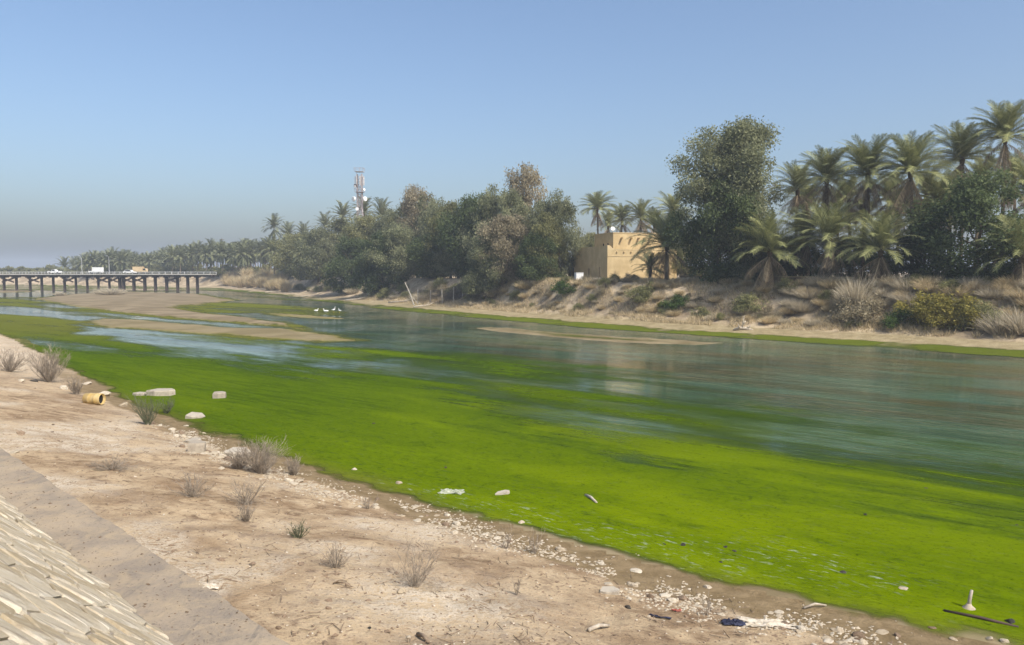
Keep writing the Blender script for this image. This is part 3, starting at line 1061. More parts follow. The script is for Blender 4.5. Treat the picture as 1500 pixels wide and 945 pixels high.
# ---- palms
def frond_mesh(name, L, arch, seed, mat, nleaf=34, droop=0.5, dead=False, lw=0.027):
    """one feather leaf: rachis rising from the origin along +x and arching over, leaflets on both sides"""
    g = np.random.default_rng(seed)
    t = np.linspace(0, 1, 9)
    a0 = math.radians(arch)
    ang_ = a0 - droop * 1.6 * t ** 1.6
    ds = L / 8
    x = np.concatenate([[0], np.cumsum(np.cos(ang_[:-1]) * ds)])
    z = np.concatenate([[0], np.cumsum(np.sin(ang_[:-1]) * ds)])
    yb = 0.12 * L * (g.uniform(-1, 1)) * t ** 2
    V = []; F = []; var = []
    w = 0.05 * (1 - t) + 0.012
    for i in range(9):
        V += [(x[i], yb[i] - w[i], z[i]), (x[i], yb[i], z[i] + w[i] * 0.8), (x[i], yb[i] + w[i], z[i])]
        var += [0.95] * 3
    for i in range(8):
        o = i * 3
        F += [(o, o + 3, o + 4, o + 1), (o + 1, o + 4, o + 5, o + 2)]
    for k in range(nleaf):
        tt = 0.10 + 0.90 * (k + 0.5) / nleaf
        px_ = np.interp(tt, t, x); pz_ = np.interp(tt, t, z); py_ = np.interp(tt, t, yb); aa_ = np.interp(tt, t, ang_)
        ll = L * 0.17 * (0.45 + 0.75 * math.sin(math.pi * (0.10 + 0.80 * tt))) * g.uniform(0.85, 1.15)
        for s in (-1, 1):
            fwd = 0.62 + 0.45 * tt + g.uniform(-.1, .1)
            upv = (0.34 - 0.25 * tt + g.uniform(-.12, .12)) if not dead else -0.7 + g.uniform(-.2, .2)
            d = np.array([math.cos(aa_) * fwd - math.sin(aa_) * upv, s * 0.85, math.sin(aa_) * fwd + math.cos(aa_) * upv])
            d /= np.linalg.norm(d)
            p0 = np.array([px_, py_, pz_]); p1 = p0 + d * ll * 0.55; p2 = p0 + d * ll + np.array([0, 0, -0.10 * ll])
            ww = np.array([math.cos(aa_), 0, math.sin(aa_)]) * lw
            o = len(V)
            V += [tuple(p0 - ww), tuple(p0 + ww), tuple(p1 + ww * 1.1), tuple(p1 - ww * 1.1), tuple(p2 + ww * .3), tuple(p2 - ww * .3)]
            v_ = float(np.clip(0.45 + 0.25 * g.normal(), 0, 1))
            var += [v_] * 6
            F += [(o, o + 1, o + 2, o + 3), (o + 3, o + 2, o + 4, o + 5)]
    return np.array(V), np.array(F), np.array(var)


FR = {}
for i, (ar, dr) in enumerate(((78, .42), (62, .55), (48, .62), (34, .70), (18, .72), (2, .62))):
    V, F, va = frond_mesh('frond', 3.6, ar, 40 + i, None, 34, dr)
    FR[i] = np_mesh('frond', V, F, M_leaf['palm'], False, {'var': va})
for i, (ar, dr) in enumerate(((-28, .45), (-55, .28), (-70, .15))):
    V, F, va = frond_mesh('dead_frond', 3.0, ar, 60 + i, None, 22, dr, True)
    FR['d%d' % i] = np_mesh('dead_frond', V, F, M_leaf['dead'], False, {'var': va})
M_hub = plain('palm_crown_fibre', (0.075, 0.055, 0.035), (0.17, 0.125, 0.075), 8, 0.95, 0.8, 0.05)
hub = MB().lathe([(0.16, -0.9), (0.26, -0.55), (0.30, -0.1), (0.20, 0.3), (0.05, 0.6)], 9).mesh('crown', M_hub)


def palm_trunk(h, lean, seed, r=0.20):
    g = random.Random(seed)
    m = MB()
    n = max(5, int(h * 2.4))
    pts = []; rs = []
    for i in range(n + 1):
        t = i / n
        pts.append((lean[0] * t ** 1.6, lean[1] * t ** 1.6, h * t - 0.3 * (i == 0)))
        rs.append(r * (1.35 - 0.35 * min(1, t * 6)) * (1.10 if i % 2 else 0.90) * (1 - 0.12 * t))
    m.tube(pts, rs, 9)
    return m.mesh('trunk', M_palmbark)


def put_palm(label, px, py, off, fr_len, live=46, dead=12, seed=1, group='date palms on the far bank', tight=0.0):
    """date palm with every leaf its own piece; (px,py) is where the crown's heart is seen"""
    g = random.Random(seed)
    x, y = far_at(px, off)
    zb = tz(x, y)
    zt = at_Y(px, py, y)[2]
    h = max(0.7, zt - zb)
    lean = (g.uniform(-.03, .03) * h, g.uniform(-.03, .03) * h)
    t = root('date_palm', label, 'palm tree', (x - lean[0], y - lean[1], zb), 0, group)
    link('trunk', palm_trunk(h, lean, seed), t)
    c = link('crown', hub, t, (lean[0], lean[1], h))
    k0 = fr_len / 3.6 * (1.17 if h > 6 else 1.25)
    live = int(live * 1.3)
    for i in range(live):
        u = (i + 0.5) / live
        lv = min(5, int(u ** 1.15 * 6 * (1 - tight)))
        s = k0 * g.uniform(0.85, 1.1) * (0.85 if lv == 0 else 1)
        o = link('frond', FR[lv], c, (0, 0, 0.25 - 0.4 * u), 0)
        o.rotation_euler = (g.uniform(-.35, .35), g.uniform(-.12, .12), i * 2.39996 + g.uniform(-.2, .2))
        o.scale = (s, s, s)
    for i in range(dead):
        s = k0 * g.uniform(0.75, 1.05)
        o = link('dead_frond', FR['d%d' % g.randrange(3)], c, (0, 0, -0.35 - 0.5 * i / max(1, dead)), 0)
        o.rotation_euler = (g.uniform(-.4, .4), g.uniform(-.1, .15), i * 2.39996 + g.uniform(-.4, .4))
        o.scale = (s, s, s)
    return t


# far palms: crown joined into one mesh, shared between copies
def far_crown(seed, live=34, dead=9, nleaf=12):
    g = random.Random(seed)
    Vs = []; Fs = []; vv = []; o = 0
    bits = []
    for i in range(live):
        u = (i + 0.5) / live
        lv = ((78, .42), (62, .55), (48, .62), (34, .70), (18, .72), (2, .62))[min(5, int(u * 6))]
        bits.append((lv, i, 0.2 - 0.3 * u, 3.4 * g.uniform(.85, 1.1), False))
    for i in range(dead):
        bits.append(((g.choice((-28, -50, -68)), .3), i, -0.4, 2.8 * g.uniform(.8, 1.05), True))
    for (ar, dr), i, z0, L, dd in bits:
        V, F, va = frond_mesh('', L, ar, seed * 97 + i, None, nleaf, dr, dd, 0.085)
        # wider leaflets because fewer of them
        a = i * 2.39996 + g.uniform(-.2, .2)
        Mr = np.array([[math.cos(a), -math.sin(a), 0], [math.sin(a), math.cos(a), 0], [0, 0, 1]])
        V = V @ Mr.T + np.array([0, 0, z0])
        Vs.append(V); Fs.append(F + o); vv.append(va * (0.7 if dd else 1)); o += len(V)
    return np_mesh('crown', np.vstack(Vs), np.vstack(Fs), M_leaf['palmfar'], False, {'var': np.concatenate(vv)})


FARC = [far_crown(s) for s in (3, 5, 8, 13)]
FART = [palm_trunk(8.0, (0.2, 0.1), s, 0.22) for s in (1, 2)]


def put_far_palm(label, x, y, h, seed, group, sc_=1.0):
    g = random.Random(seed)
    t = root('date_palm', label, 'palm tree', (x, y, tz(x, y) - 0.05), g.uniform(0, 6.28), group)
    link('trunk', FART[seed % 2], t, scale=(1, 1, h / 8.0))
    link('crown', FARC[seed % 4], t, (0.2, 0.1, h), g.uniform(0, 6.28), (sc_, sc_, sc_))
    return t


# ---- shrubs
def blade_shrub(name, h, w, n, seed, mat, spread=0.5, wd=0.05, droop=0.15):
    """dry shrub or reed clump: fine stems fanning up from the ground, each a narrow three-step blade"""
    g = np.random.default_rng(seed)
    r = w / 2 * g.uniform(0, 1, n) ** 0.6
    th = g.uniform(0, 2 * np.pi, n)
    B = np.stack([r * np.cos(th) * 0.75, r * np.sin(th) * 0.75, np.zeros(n)], 1)
    d = np.stack([np.cos(th) * spread * (0.3 + r / (w / 2)), np.sin(th) * spread * (0.3 + r / (w / 2)), np.ones(n)], 1) + g.normal(size=(n, 3)) * 0.22
    d[:, 2] = np.abs(d[:, 2])
    d = unit(d)
    L = h * g.uniform(0.35, 1.05, n) * (1 - 0.35 * (r / (w / 2)) ** 2)
    mid = B + d * (L * 0.55)[:, None]
    tip = B + d * L[:, None] + np.stack([np.cos(th), np.sin(th), -0.6 * np.ones(n)], 1) * (L * droop * g.uniform(0, 1.4, n))[:, None]
    s = unit(np.cross(d, g.normal(size=(n, 3)))) * wd
    V = np.stack([B - s, B + s, mid + s * .7, mid - s * .7, tip + s * .15, tip - s * .15], 1).reshape(-1, 3)
    o = np.arange(n)[:, None] * 6
    F = np.concatenate([o + np.array([[0, 1, 2, 3]]), o + np.array([[3, 2, 4, 5]])])
    var = np.repeat(np.clip(0.5 + 0.25 * g.normal(size=n), 0, 1), 6)
    return np_mesh(name, V, F, mat, False, {'var': var})


def leafy_shrub(name, h, w, nl, seed, mat, leaf=0.16):
    return crown_mesh(name, h, w, nl, seed, mat, base=0.0, droop=0.1, lobes=16, leaf=leaf, shape='dome')[0]


SHR = {}
for i in range(3):
    SHR['tan%d' % i] = blade_shrub('stems', 1.6, 2.2, 1000, 200 + i, M_leaf['tan'], 0.7, 0.022)
    SHR['dgrey%d' % i] = blade_shrub('stems', 1.6, 2.2, 1000, 210 + i, M_leaf['drygrey'], 0.8, 0.020)
    SHR['yellow%d' % i] = leafy_shrub('foliage', 2.4, 2.6, 3800, 220 + i, M_leaf['yellow'])
    SHR['green%d' % i] = leafy_shrub('foliage', 1.8, 2.6, 3200, 230 + i, M_leaf['green'])
    SHR['olive%d' % i] = leafy_shrub('foliage', 1.6, 2.6, 2800, 240 + i, M_leaf['olive'])
    SHR['brown%d' % i] = leafy_shrub('foliage', 1.5, 2.6, 2300, 250 + i, M_leaf['brown'])
for i in range(2):
    SHR['reed%d' % i] = blade_shrub('stems', 4.5, 3.4, 900, 260 + i, M_leaf['tan'], 0.22, 0.05, 0.12)
SHR_H = dict(tan=1.6, dgrey=1.6, yellow=2.4, green=1.8, olive=1.6, brown=1.5, reed=4.5)
SHR_STEM = MB().tube([(0, 0, -0.1), (0.02, 0, 0.25), (0.05, 0.03, 0.6)], [0.05, 0.04, 0.015], 5).tube([(0, 0, 0.1), (-0.2, 0.1, 0.6)], [0.03, 0.01], 5).tube([(0, 0, 0.1), (0.15, -0.2, 0.7)], [0.03, 0.01], 5).mesh('stem', M_bark)


def put_shrub(kind, label, x, y, h, wscale, seed, group, z=None):
    g = random.Random(seed)
    v = g.randrange(2 if kind == 'reed' else 3)
    s = h / SHR_H[kind]
    nm = {'tan': 'dry_shrub', 'dgrey': 'dry_shrub', 'reed': 'reed_clump'}.get(kind, 'leafy_shrub')
    t = root(nm, label, 'reeds' if kind == 'reed' else 'shrub', (x, y, (tz(x, y) if z is None else z) - 0.03), g.uniform(0, 6.28), group, (s * wscale, s * wscale, s))
    if kind in ('yellow', 'green', 'olive', 'brown'):
        link('stem', SHR_STEM, t)
        link('foliage', SHR['%s%d' % (kind, v)], t)
    else:
        link('stems', SHR['%s%d' % (kind, v)], t)
    return t

# ================================================================== THE YELLOW BUILDING
M_adobe = plain('yellow_render', (0.47, 0.355, 0.190), (0.57, 0.440, 0.245), 0.8, 0.95, 0.3, 0.03)
M_trim = plain('pale_parapet_render', (0.53, 0.41, 0.23), (0.60, 0.475, 0.28), 1.2, 0.95, 0.2, 0.02)
M_dark = plain('dark_opening', (0.020, 0.018, 0.016), (0.035, 0.03, 0.026), 2, 0.6, 0.0)  # near-black painted as the shade inside openings; also colours the handle
M_white = plain('white_paint', (0.72, 0.72, 0.70), (0.80, 0.80, 0.78), 3, 0.5, 0.05, 0.005)
M_wood = plain('weathered_wood', (0.16, 0.115, 0.075), (0.27, 0.21, 0.15), 6, 0.9, 0.5, 0.02)
BY = 113.0
bx, by, _ = at_Y(889.5, 411, BY)
bz = 5.0
bld = root('yellow_building', 'flat roofed yellow mud-plastered building with set-back upper storey among palms', 'building', (bx, by, bz), math.atan2(0.33, 0.944))


def wall_with_openings(name, L, H, th, openings, face, mat, z0=-0.6):
    """wall panel of length L along x at y=0..th with real rectangular holes (x0,x1,z0,z1)"""
    m = MB()
    xs = sorted({0.0, L} | {v for o in openings for v in o[:2]})
    for a, b in zip(xs, xs[1:]):
        ops = sorted([o for o in openings if o[0] <= a + 1e-6 and o[1] >= b - 1e-6], key=lambda o: o[2])
        z = z0
        for o in ops:
            if o[2] > z:
                m.box(a, b, 0, th, z, o[2])
            z = o[3]
        m.box(a, b, 0, th, z, H)
    return m


LR, LL = 11.4, 11.5
HL = 4.45
# right (sunlit) wall
link('wall', wall_with_openings('wall', LR, HL, 0.4, [(9.2, 10.1, 0.0, 2.2)], 0, M_adobe).mesh('wall', M_adobe), bld)
# left (shaded) wall along +y at x=0; built in its own frame then turned
ML = Matrix.Rotation(math.pi / 2, 4, 'Z')
lw = wall_with_openings('wall', LL, HL + 0.55, 0.4, [(2.0, 2.35, 0.35, 1.95), (5.7, 6.2, 0.1, 1.8)], 0, M_adobe)
lw.v = [tuple(ML @ Vector((p[0], -p[1], p[2]))) for p in lw.v]
lw.f = [tuple(reversed(f)) for f in lw.f]
link('wall', lw.mesh('wall', M_adobe), bld, (0, 0.401, 0))
link('wall', MB().box(LR - 0.4, LR, 0.4, LL, -0.6, HL).mesh('wall', M_adobe), bld)
link('wall', MB().box(0.4, LR - 0.4, LL, LL + 0.4, -0.6, HL).mesh('wall', M_adobe), bld)
link('roof', MB().box(0.4, LR - 0.4, 0.4, LL, HL - 0.7, HL - 0.45).mesh('roof', M_adobe), bld)
# corner of the parapet ramping up
link('corner_parapet', MB().prism([(0.0, HL), (1.15, HL), (0.75, HL + 0.28), (0.4, HL + 0.62), (0.0, HL + 0.66)], 0.0, 0.4).mesh('corner_parapet', M_trim), bld)
link('string_course', MB().box(0.0, LR, -0.05, 0.0, HL - 0.95, HL - 0.85).mesh('string_course', M_trim), bld)
link('coping', MB().box(1.15, LR, -0.04, 0.44, HL, HL + 0.09).mesh('coping', M_trim), bld)
notch = MB().box(-0.09, 0.09, -0.22, 0.0, -0.07, 0.07).mesh('corbel', M_adobe)
for i in range(8):
    link('corbel', notch, bld, (1.5 + i * 1.15, 0, HL - 0.30))
# low wing continuing the left wall
link('wing_wall', MB().box(0.35, 3.0, LL + 0.402, LL + 3.6, -0.6, 3.5).mesh('wing_wall', M_adobe), bld)
wing_opening_shade = MB().box(0.33, 0.349, 0, 0.75, 0, 2.0).mesh('door', M_dark)  # dark sheet painted as the shade of a doorway in the wing
for q in (LL + 0.8, LL + 2.3):
    link('door', wing_opening_shade, bld, (0, q, -0.1))
# recessed near-black panels painted as shade inside the openings, then a wooden door
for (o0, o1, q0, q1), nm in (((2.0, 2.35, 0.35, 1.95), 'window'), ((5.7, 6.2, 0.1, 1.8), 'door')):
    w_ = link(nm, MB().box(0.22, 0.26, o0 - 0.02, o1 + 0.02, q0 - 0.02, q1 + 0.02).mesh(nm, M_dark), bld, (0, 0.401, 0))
    link('frame', MB().box(0.14, 0.22, o0, o0 + 0.06, q0, q1).box(0.14, 0.22, o1 - 0.06, o1, q0, q1).box(0.14, 0.22, o0 + 0.06, o1 - 0.06, q1 - 0.07, q1).mesh('frame', M_wood), w_)
d_ = link('door', MB().box(9.18, 10.12, 0.25, 0.29, -0.1, 2.22).mesh('door', M_wood), bld)
link('handle', MB().box(9.9, 9.94, 0.2, 0.249, 0.95, 1.1).mesh('handle', M_dark), d_)
for q in (3.4, 5.9):
    link('vent_block', MB().box(-0.13, 0.13, -0.03, 0.0, -0.13, 0.13).mesh('vent_block', M_trim), bld, (q, 0, 1.3))
# upper storey
UX, UY, UL, UD, HU = 1.9, 2.0, 8.6, 6.4, 6.95
up = link('upper_storey', MB().box(UX, UX + UL, UY, UY + UD, HL - 0.5, HU).mesh('upper_storey', M_adobe), bld)
link('coping', MB().box(UX - 0.06, UX + UL + 0.06, UY - 0.06, UY + UD + 0.06, HU, HU + 0.10).mesh('coping', M_trim), up)
spout = MB().box(-0.13, 0.13, -0.62, 0.0, -0.09, 0.09).box(-0.13, 0.13, -0.72, -0.62, -0.16, 0.09).mesh('rain_spout', M_adobe)
for q in (911, 925, 936, 945, 953):
    link('rain_spout', spout, up, (UX + (q - 899) / 9.0, UY, HU - 0.72))
link('window', MB().box(-0.02, 0.0, -0.18, 0.18, -0.3, 0.3).mesh('window', M_dark), up, (UX, UY + 1.7, HU - 1.75))
link('window', MB().box(-0.02, 0.0, -0.18, 0.18, -0.3, 0.3).mesh('window', M_dark), up, (UX, UY + 3.2, HU - 1.75))

# satellite dish on the roof edge
sd = root('satellite_dish', 'small white satellite dish on the roof edge of the yellow building', 'satellite dish', (0, 0, 0))
wx = Vector((bx, by, bz)) + Vector((0.944, 0.33, 0)) * 2.9 + Vector((-0.33, 0.944, 0)) * 4.2 + Vector((0, 0, HU + 0.1))
sd.location = wx
link('mast', MB().tube([(0, 0, 0), (0, 0, 0.55)], 0.03, 6).mesh('mast', M_white), sd)
Md = Matrix.Translation((0, -0.05, 0.6)) @ Matrix.Rotation(R(65), 4, 'X')
link('reflector', MB().lathe([(0.02, 0.0), (0.15, 0.02), (0.27, 0.07), (0.34, 0.13), (0.33, 0.15), (0.26, 0.09), (0.14, 0.04), (0.02, 0.025)], 16, Md).mesh('reflector', M_white, True), sd)
link('feed_arm', MB().tube([(0, -0.1, 0.45), (0, -0.42, 0.62)], 0.02, 5).mesh('feed_arm', M_white), sd)

# white tank on the terrace
qx, qy, _ = at_Y(848, 410, 112.0)
tk = root('water_tank', 'white box-shaped water tank on the terrace left of the yellow building', 'tank', (qx, qy, tz(qx, qy)), R(12))
tank_z = 0.18
bdy = link('body', MB().box(-0.52, 0.52, -0.5, 0.5, tank_z, 1.12).mesh('body', M_white), tk)
for k in (-0.3, 0.0, 0.3):
    link('rib', MB().box(k - 0.03, k + 0.03, -0.53, -0.5, tank_z + 0.05, 1.07).mesh('rib', M_white), bdy)
link('lid', MB().box(-0.56, 0.56, -0.54, 0.54, 1.12, 1.19).mesh('lid', M_white), tk)
for sx_ in (-0.42, 0.42):
    for sy_ in (-0.4, 0.4):
        link('foot', MB().box(sx_ - 0.06, sx_ + 0.06, sy_ - 0.06, sy_ + 0.06, -0.15, tank_z).mesh('foot', M_wood), tk)

# low mud wall on the bank top right of the building
M_mud = plain('mud_wall', (0.20, 0.15, 0.10), (0.33, 0.255, 0.17), 1.5, 0.95, 0.6, 0.05)
wpts = [far_at(p, o) for p, o in ((996, 19.5), (1050, 18.0), (1110, 17.0), (1180, 16.5), (1250, 16.0))]
lwall = root('low_wall', 'low mud wall with a pale top along the bank under the tall tree', 'wall', (wpts[0][0], wpts[0][1], 0))
for (a, b) in zip(wpts, wpts[1:]):
    za, zb_ = tz(*a), tz(*b)
    A = Vector((a[0] - wpts[0][0], a[1] - wpts[0][1], za)); B = Vector((b[0] - wpts[0][0], b[1] - wpts[0][1], zb_))
    m = MB(); c = MB()
    for mm, w_, z0_, z1_ in ((m, 0.32, -0.6, 0.75), (c, 0.42, 0.75, 0.85)):
        d = (B - A); d.z = 0; d.normalize(); nrm = Vector((-d.y, d.x, 0)) * w_ / 2
        mm.add([A - nrm + Vector((0, 0, z0_)), B - nrm + Vector((0, 0, z0_)), B + nrm + Vector((0, 0, z0_)), A + nrm + Vector((0, 0, z0_)),
                A - nrm + Vector((0, 0, z1_)), B - nrm + Vector((0, 0, z1_)), B + nrm + Vector((0, 0, z1_)), A + nrm + Vector((0, 0, z1_))],
               [(3, 2, 1, 0), (4, 5, 6, 7), (0, 1, 5, 4), (1, 2, 6, 5), (2, 3, 7, 6), (3, 0, 4, 7)])
    seg = link('wall_section', m.mesh('wall_section', M_mud), lwall)
    link('coping', c.mesh('coping', M_trim), seg)

# ================================================================== TREES OF THE FAR BANK
tl = [  # px, top py, width px, off, proto, label
    (440, 346, 62, 15, 'olive1', 'low olive green tree at the left end of the bank thicket'),
    (468, 338, 66, 12, 'grey2', 'rounded grey green tree left of the phone tower'),
    (496, 326, 70, 18, 'olive2', 'olive tree rising directly left of the phone tower'),
    (516, 352, 62, 9, 'dark1', 'dark low tree overhanging the water below the phone tower'),
    (548, 322, 70, 18, 'olive1', 'olive tree directly right of the phone tower'),
    (560, 345, 60, 9, 'dark2', 'dark waterside tree right of the phone tower'),
    (586, 330, 62, 12, 'grey1', 'grey green tree between the phone tower and the tall brownish tree'),
    (612, 280, 58, 19, 'brown1', 'tall brownish tree at the middle of the thicket'),
    (640, 296, 52, 18, 'grey1', 'tall narrow grey tree right beside the first brownish one'),
    (634, 345, 60, 14, 'dark1', 'dark bushy tree over the left end of the wire fence'),
    (660, 302, 56, 17, 'olive2', 'olive tree above the wire fence'),
    (672, 350, 56, 16, 'grey2', 'low grey green tree behind the wire fence posts'),
    (694, 292, 66, 17, 'dark1', 'large deep green tree right of the wire fence'),
    (724, 278, 62, 18, 'grey1', 'grey tree just left of the tallest brown tree'),
    (742, 318, 66, 12, 'brown2', 'pale brown lower tree in front of the tallest brown tree'),
    (772, 252, 70, 20, 'brown1', 'tallest brown feathery tree left of the yellow building'),
    (712, 345, 66, 10, 'grey2', 'wide low grey tree near the bank edge left of the building'),
    (790, 300, 50, 17, 'grey2', 'grey green tree between the brown tree and the building'),
    (818, 286, 52, 17, 'grey1', 'grey green drooping tree touching the left wall of the building'),
    (786, 342, 58, 12, 'dark2', 'dark round tree at the bank edge left of the building'),
    (572, 312, 60, 20, 'grey2', 'grey tree rising behind the dark waterside trees'),
    (532, 322, 60, 17, 'grey1', 'grey tree under the phone tower'),
    (706, 300, 56, 20, 'olive1', 'olive tree between the deep green tree and the brown ones'),
    (800, 318, 50, 14, 'olive2', 'olive tree in front of the gap before the building'),
    (592, 304, 58, 20, 'olive2', 'olive tree just left of the first tall brownish tree'),
    (627, 290, 50, 21, 'grey1', 'grey tree tucked behind the first tall brownish tree'),
    (752, 285, 56, 16, 'grey2', 'grey tree under the left shoulder of the tallest brown tree'),
    (1076, 170, 112, 17, 'giant', 'tallest tree, grey green and open, right of the yellow building'),
    (1050, 262, 96, 15, 'dark1', 'dense dark tree under the tallest tree'),
    (1092, 282, 90, 17, 'grey2', 'grey green lower tree filling the right foot of the tallest tree'),
    (1432, 262, 128, 17, 'dark1', 'broad dark green fruit tree under the tallest palm'),
    (1352, 335, 84, 19, 'dark2', 'dark low tree between the short palms and the broad fruit tree'),
    (1160, 350, 84, 21, 'dark2', 'dark bush behind the short palms right of the tallest tree'),
    (1250, 350, 90, 24, 'dark1', 'dark bush in the shade behind the middle short palms'),
    (1500, 340, 90, 22, 'dark2', 'dark bush at the right edge behind the short palm'),
    (900, 352, 60, 40, 'dark2', 'dark bush behind the roof of the yellow building'),
    (860, 345, 50, 38, 'olive1', 'olive tree behind the left corner of the yellow building'),
    (1010, 345, 60, 30, 'olive1', 'olive tree directly behind the palm by the building'),
]
for i, (px, ty, wpx, off, key, lab) in enumerate(tl):
    x, y = far_at(px, off)
    zt = at_Y(px, ty, y)[2]
    h = (zt - tz(x, y)) * (1.04 if key == 'giant' else 1.12)
    put_tree('bank_tree', key, lab, 'tree', x, y, h, wpx * y / FPX * 1.38, i * 1.7, 'trees of the far bank thicket')

# ================================================================== PALMS
pl_ = [  # px, py of crown heart, off, frond length, live, dead, label
    (1165, 278, 26, 3.5, 44, 14, 'tall palm nearest the tallest tree, half hidden by its neighbour'),
    (1207, 262, 22, 3.9, 48, 18, 'tall palm with a thick skirt of dead leaves, second right of the tallest tree'),
    (1266, 255, 20, 4.1, 50, 20, 'tall palm with dark dead skirt, third right of the tallest tree'),
    (1328, 252, 20, 4.1, 50, 18, 'tall palm with long visible trunk in the middle of the right grove'),
    (1370, 298, 22, 3.4, 40, 18, 'shorter palm with drooping tan leaves left of the broad fruit tree'),
    (1402, 232, 30, 4.0, 48, 10, 'tall palm just left of the tallest palm'),
    (1463, 200, 27, 3.8, 50, 8, 'tallest palm with bare slim trunk at the right of the grove'),
    (1505, 285, 24, 3.8, 44, 12, 'palm at the right edge of the photo below the tallest palm'),
    (1240, 292, 34, 3.4, 40, 14, 'palm set back in the gap between two tall skirted palms'),
    (1298, 290, 36, 3.4, 40, 12, 'palm set back behind the long trunked palm'),
    (1180, 300, 38, 3.2, 40, 10, 'small palm set back near the tallest tree'),
    (1430, 268, 40, 3.5, 40, 10, 'palm set back behind the broad fruit tree'),
    (1225, 305, 44, 3.4, 36, 12, 'palm deep in the grove behind the second tall skirted palm'),
    (1312, 312, 46, 3.4, 36, 12, 'palm deep in the grove right of the long trunked palm'),
    (1352, 285, 44, 3.5, 36, 12, 'palm deep in the grove behind the drooping tan palm'),
    (1388, 300, 40, 3.4, 36, 12, 'low palm deep in the grove left of the broad fruit tree'),
    (1478, 262, 42, 3.5, 36, 12, 'palm deep in the grove right of the tallest trunk'),
    (1262, 322, 36, 3.2, 34, 8, 'low palm deep in the grove above the middle short palms'),
    (1345, 325, 34, 3.2, 34, 8, 'low palm deep in the grove left of the fruit tree shade'),
    (1126, 368, 13, 4.0, 40, 14, 'short wide palm at the right foot of the tallest tree'),
    (1214, 352, 15, 4.0, 42, 12, 'short arching palm with pale trunk in the middle front row'),
    (1180, 352, 18, 3.6, 40, 10, 'short palm between the two front palms'),
    (1288, 366, 15, 3.9, 42, 12, 'short bushy palm above the yellow green shrubs'),
    (1494, 375, 15, 3.6, 40, 12, 'short palm with tan drooping leaves at the right edge'),
    (976, 360, 16, 4.5, 46, 12, 'short palm standing in front of the yellow building wall'),
    (952, 394, 15, 2.3, 26, 3, 'stemless young palm at the foot of the building wall'),
    (874, 306, 45, 3.6, 44, 10, 'tall palm behind the left end of the yellow building'),
    (910, 322, 48, 3.2, 40, 10, 'palm behind the roof of the building, left one'),
    (938, 318, 50, 3.5, 42, 14, 'palm behind the roof of the building, right one'),
    (985, 312, 42, 3.6, 42, 8, 'palm behind the building next to the tallest tree'),
    (957, 328, 55, 3.2, 36, 8, 'small palm behind the building between its two neighbours'),
    (890, 330, 55, 3.2, 36, 8, 'low palm behind the roof corner with the satellite dish'),
]
for i, (px, py, off, L, lv, dd, lab) in enumerate(pl_):
    put_palm(lab, px, py, off, L, lv, dd, 300 + i)

# palms standing over the thicket, further off
for i, (px, py, off, lab) in enumerate([
        (403, 333, 22, 'lone tall palm with bare trunk at the left of the thicket'),
        (424, 345, 30, 'palm right behind the lone tall palm'),
        (446, 345, 34, 'palm at the left shoulder of the thicket'),
        (503, 318, 30, 'palm head above the thicket left of the phone tower'),
        (534, 312, 30, 'palm head directly under the phone tower'),
        (560, 318, 32, 'palm head above the thicket right of the phone tower'),
        (478, 332, 36, 'palm head left of the phone tower, lower one'),
        (424, 378, 14, 'short palm by the water at the left foot of the thicket')]):
    x, y = far_at(px, off)
    put_far_palm(lab, x, y, at_Y(px, py, y)[2] - tz(x, y), 700 + i, 'palms over the thicket', 1.6)

# the long palm grove running away beyond the bridge
g = random.Random(5)
for i in range(120):
    px = 55 + 390 * ((i + g.uniform(0, 1)) / 120) ** 0.85
    x, y = far_at(px, g.uniform(10, 70) if px > 120 else g.uniform(15, 90))
    top = np.interp(px, [50, 80, 100, 145, 200, 250, 290, 330, 380, 440], [394, 391, 385, 374, 374, 370, 362, 362, 359, 356]) + g.uniform(0, 9)
    h = at_Y(px, top + 5, y)[2] - tz(x, y)
    if h < 3.0:
        continue
    place = ('behind the left part of the bridge' if px < 130 else 'behind the trucks on the bridge' if px < 215 else 'behind the right end of the bridge' if px < 310 else 'behind the dry reed bed')
    put_far_palm('distant hazy date palm in the grove ' + place, x, y, h, 800 + i, 'distant grove ' + place, g.uniform(1.2, 1.6))
for i in range(75):
    px = -60 + 500 * ((i + g.uniform(0, 1)) / 75)
    x, y = far_at(px, g.uniform(12, 60))
    h = g.uniform(3, 6)
    put_tree('bank_bush', 'farbush', 'distant olive bush ' + ('on the flat horizon at the left edge' if px < 60 else 'under the palms behind the bridge' if px < 310 else 'under the palms behind the dry reed bed'), 'bush', x, y, h, g.uniform(6, 10), g.uniform(0, 6),
             'distant undergrowth, ' + ('left edge' if px < 60 else 'behind the bridge' if px < 310 else 'behind the reeds'))

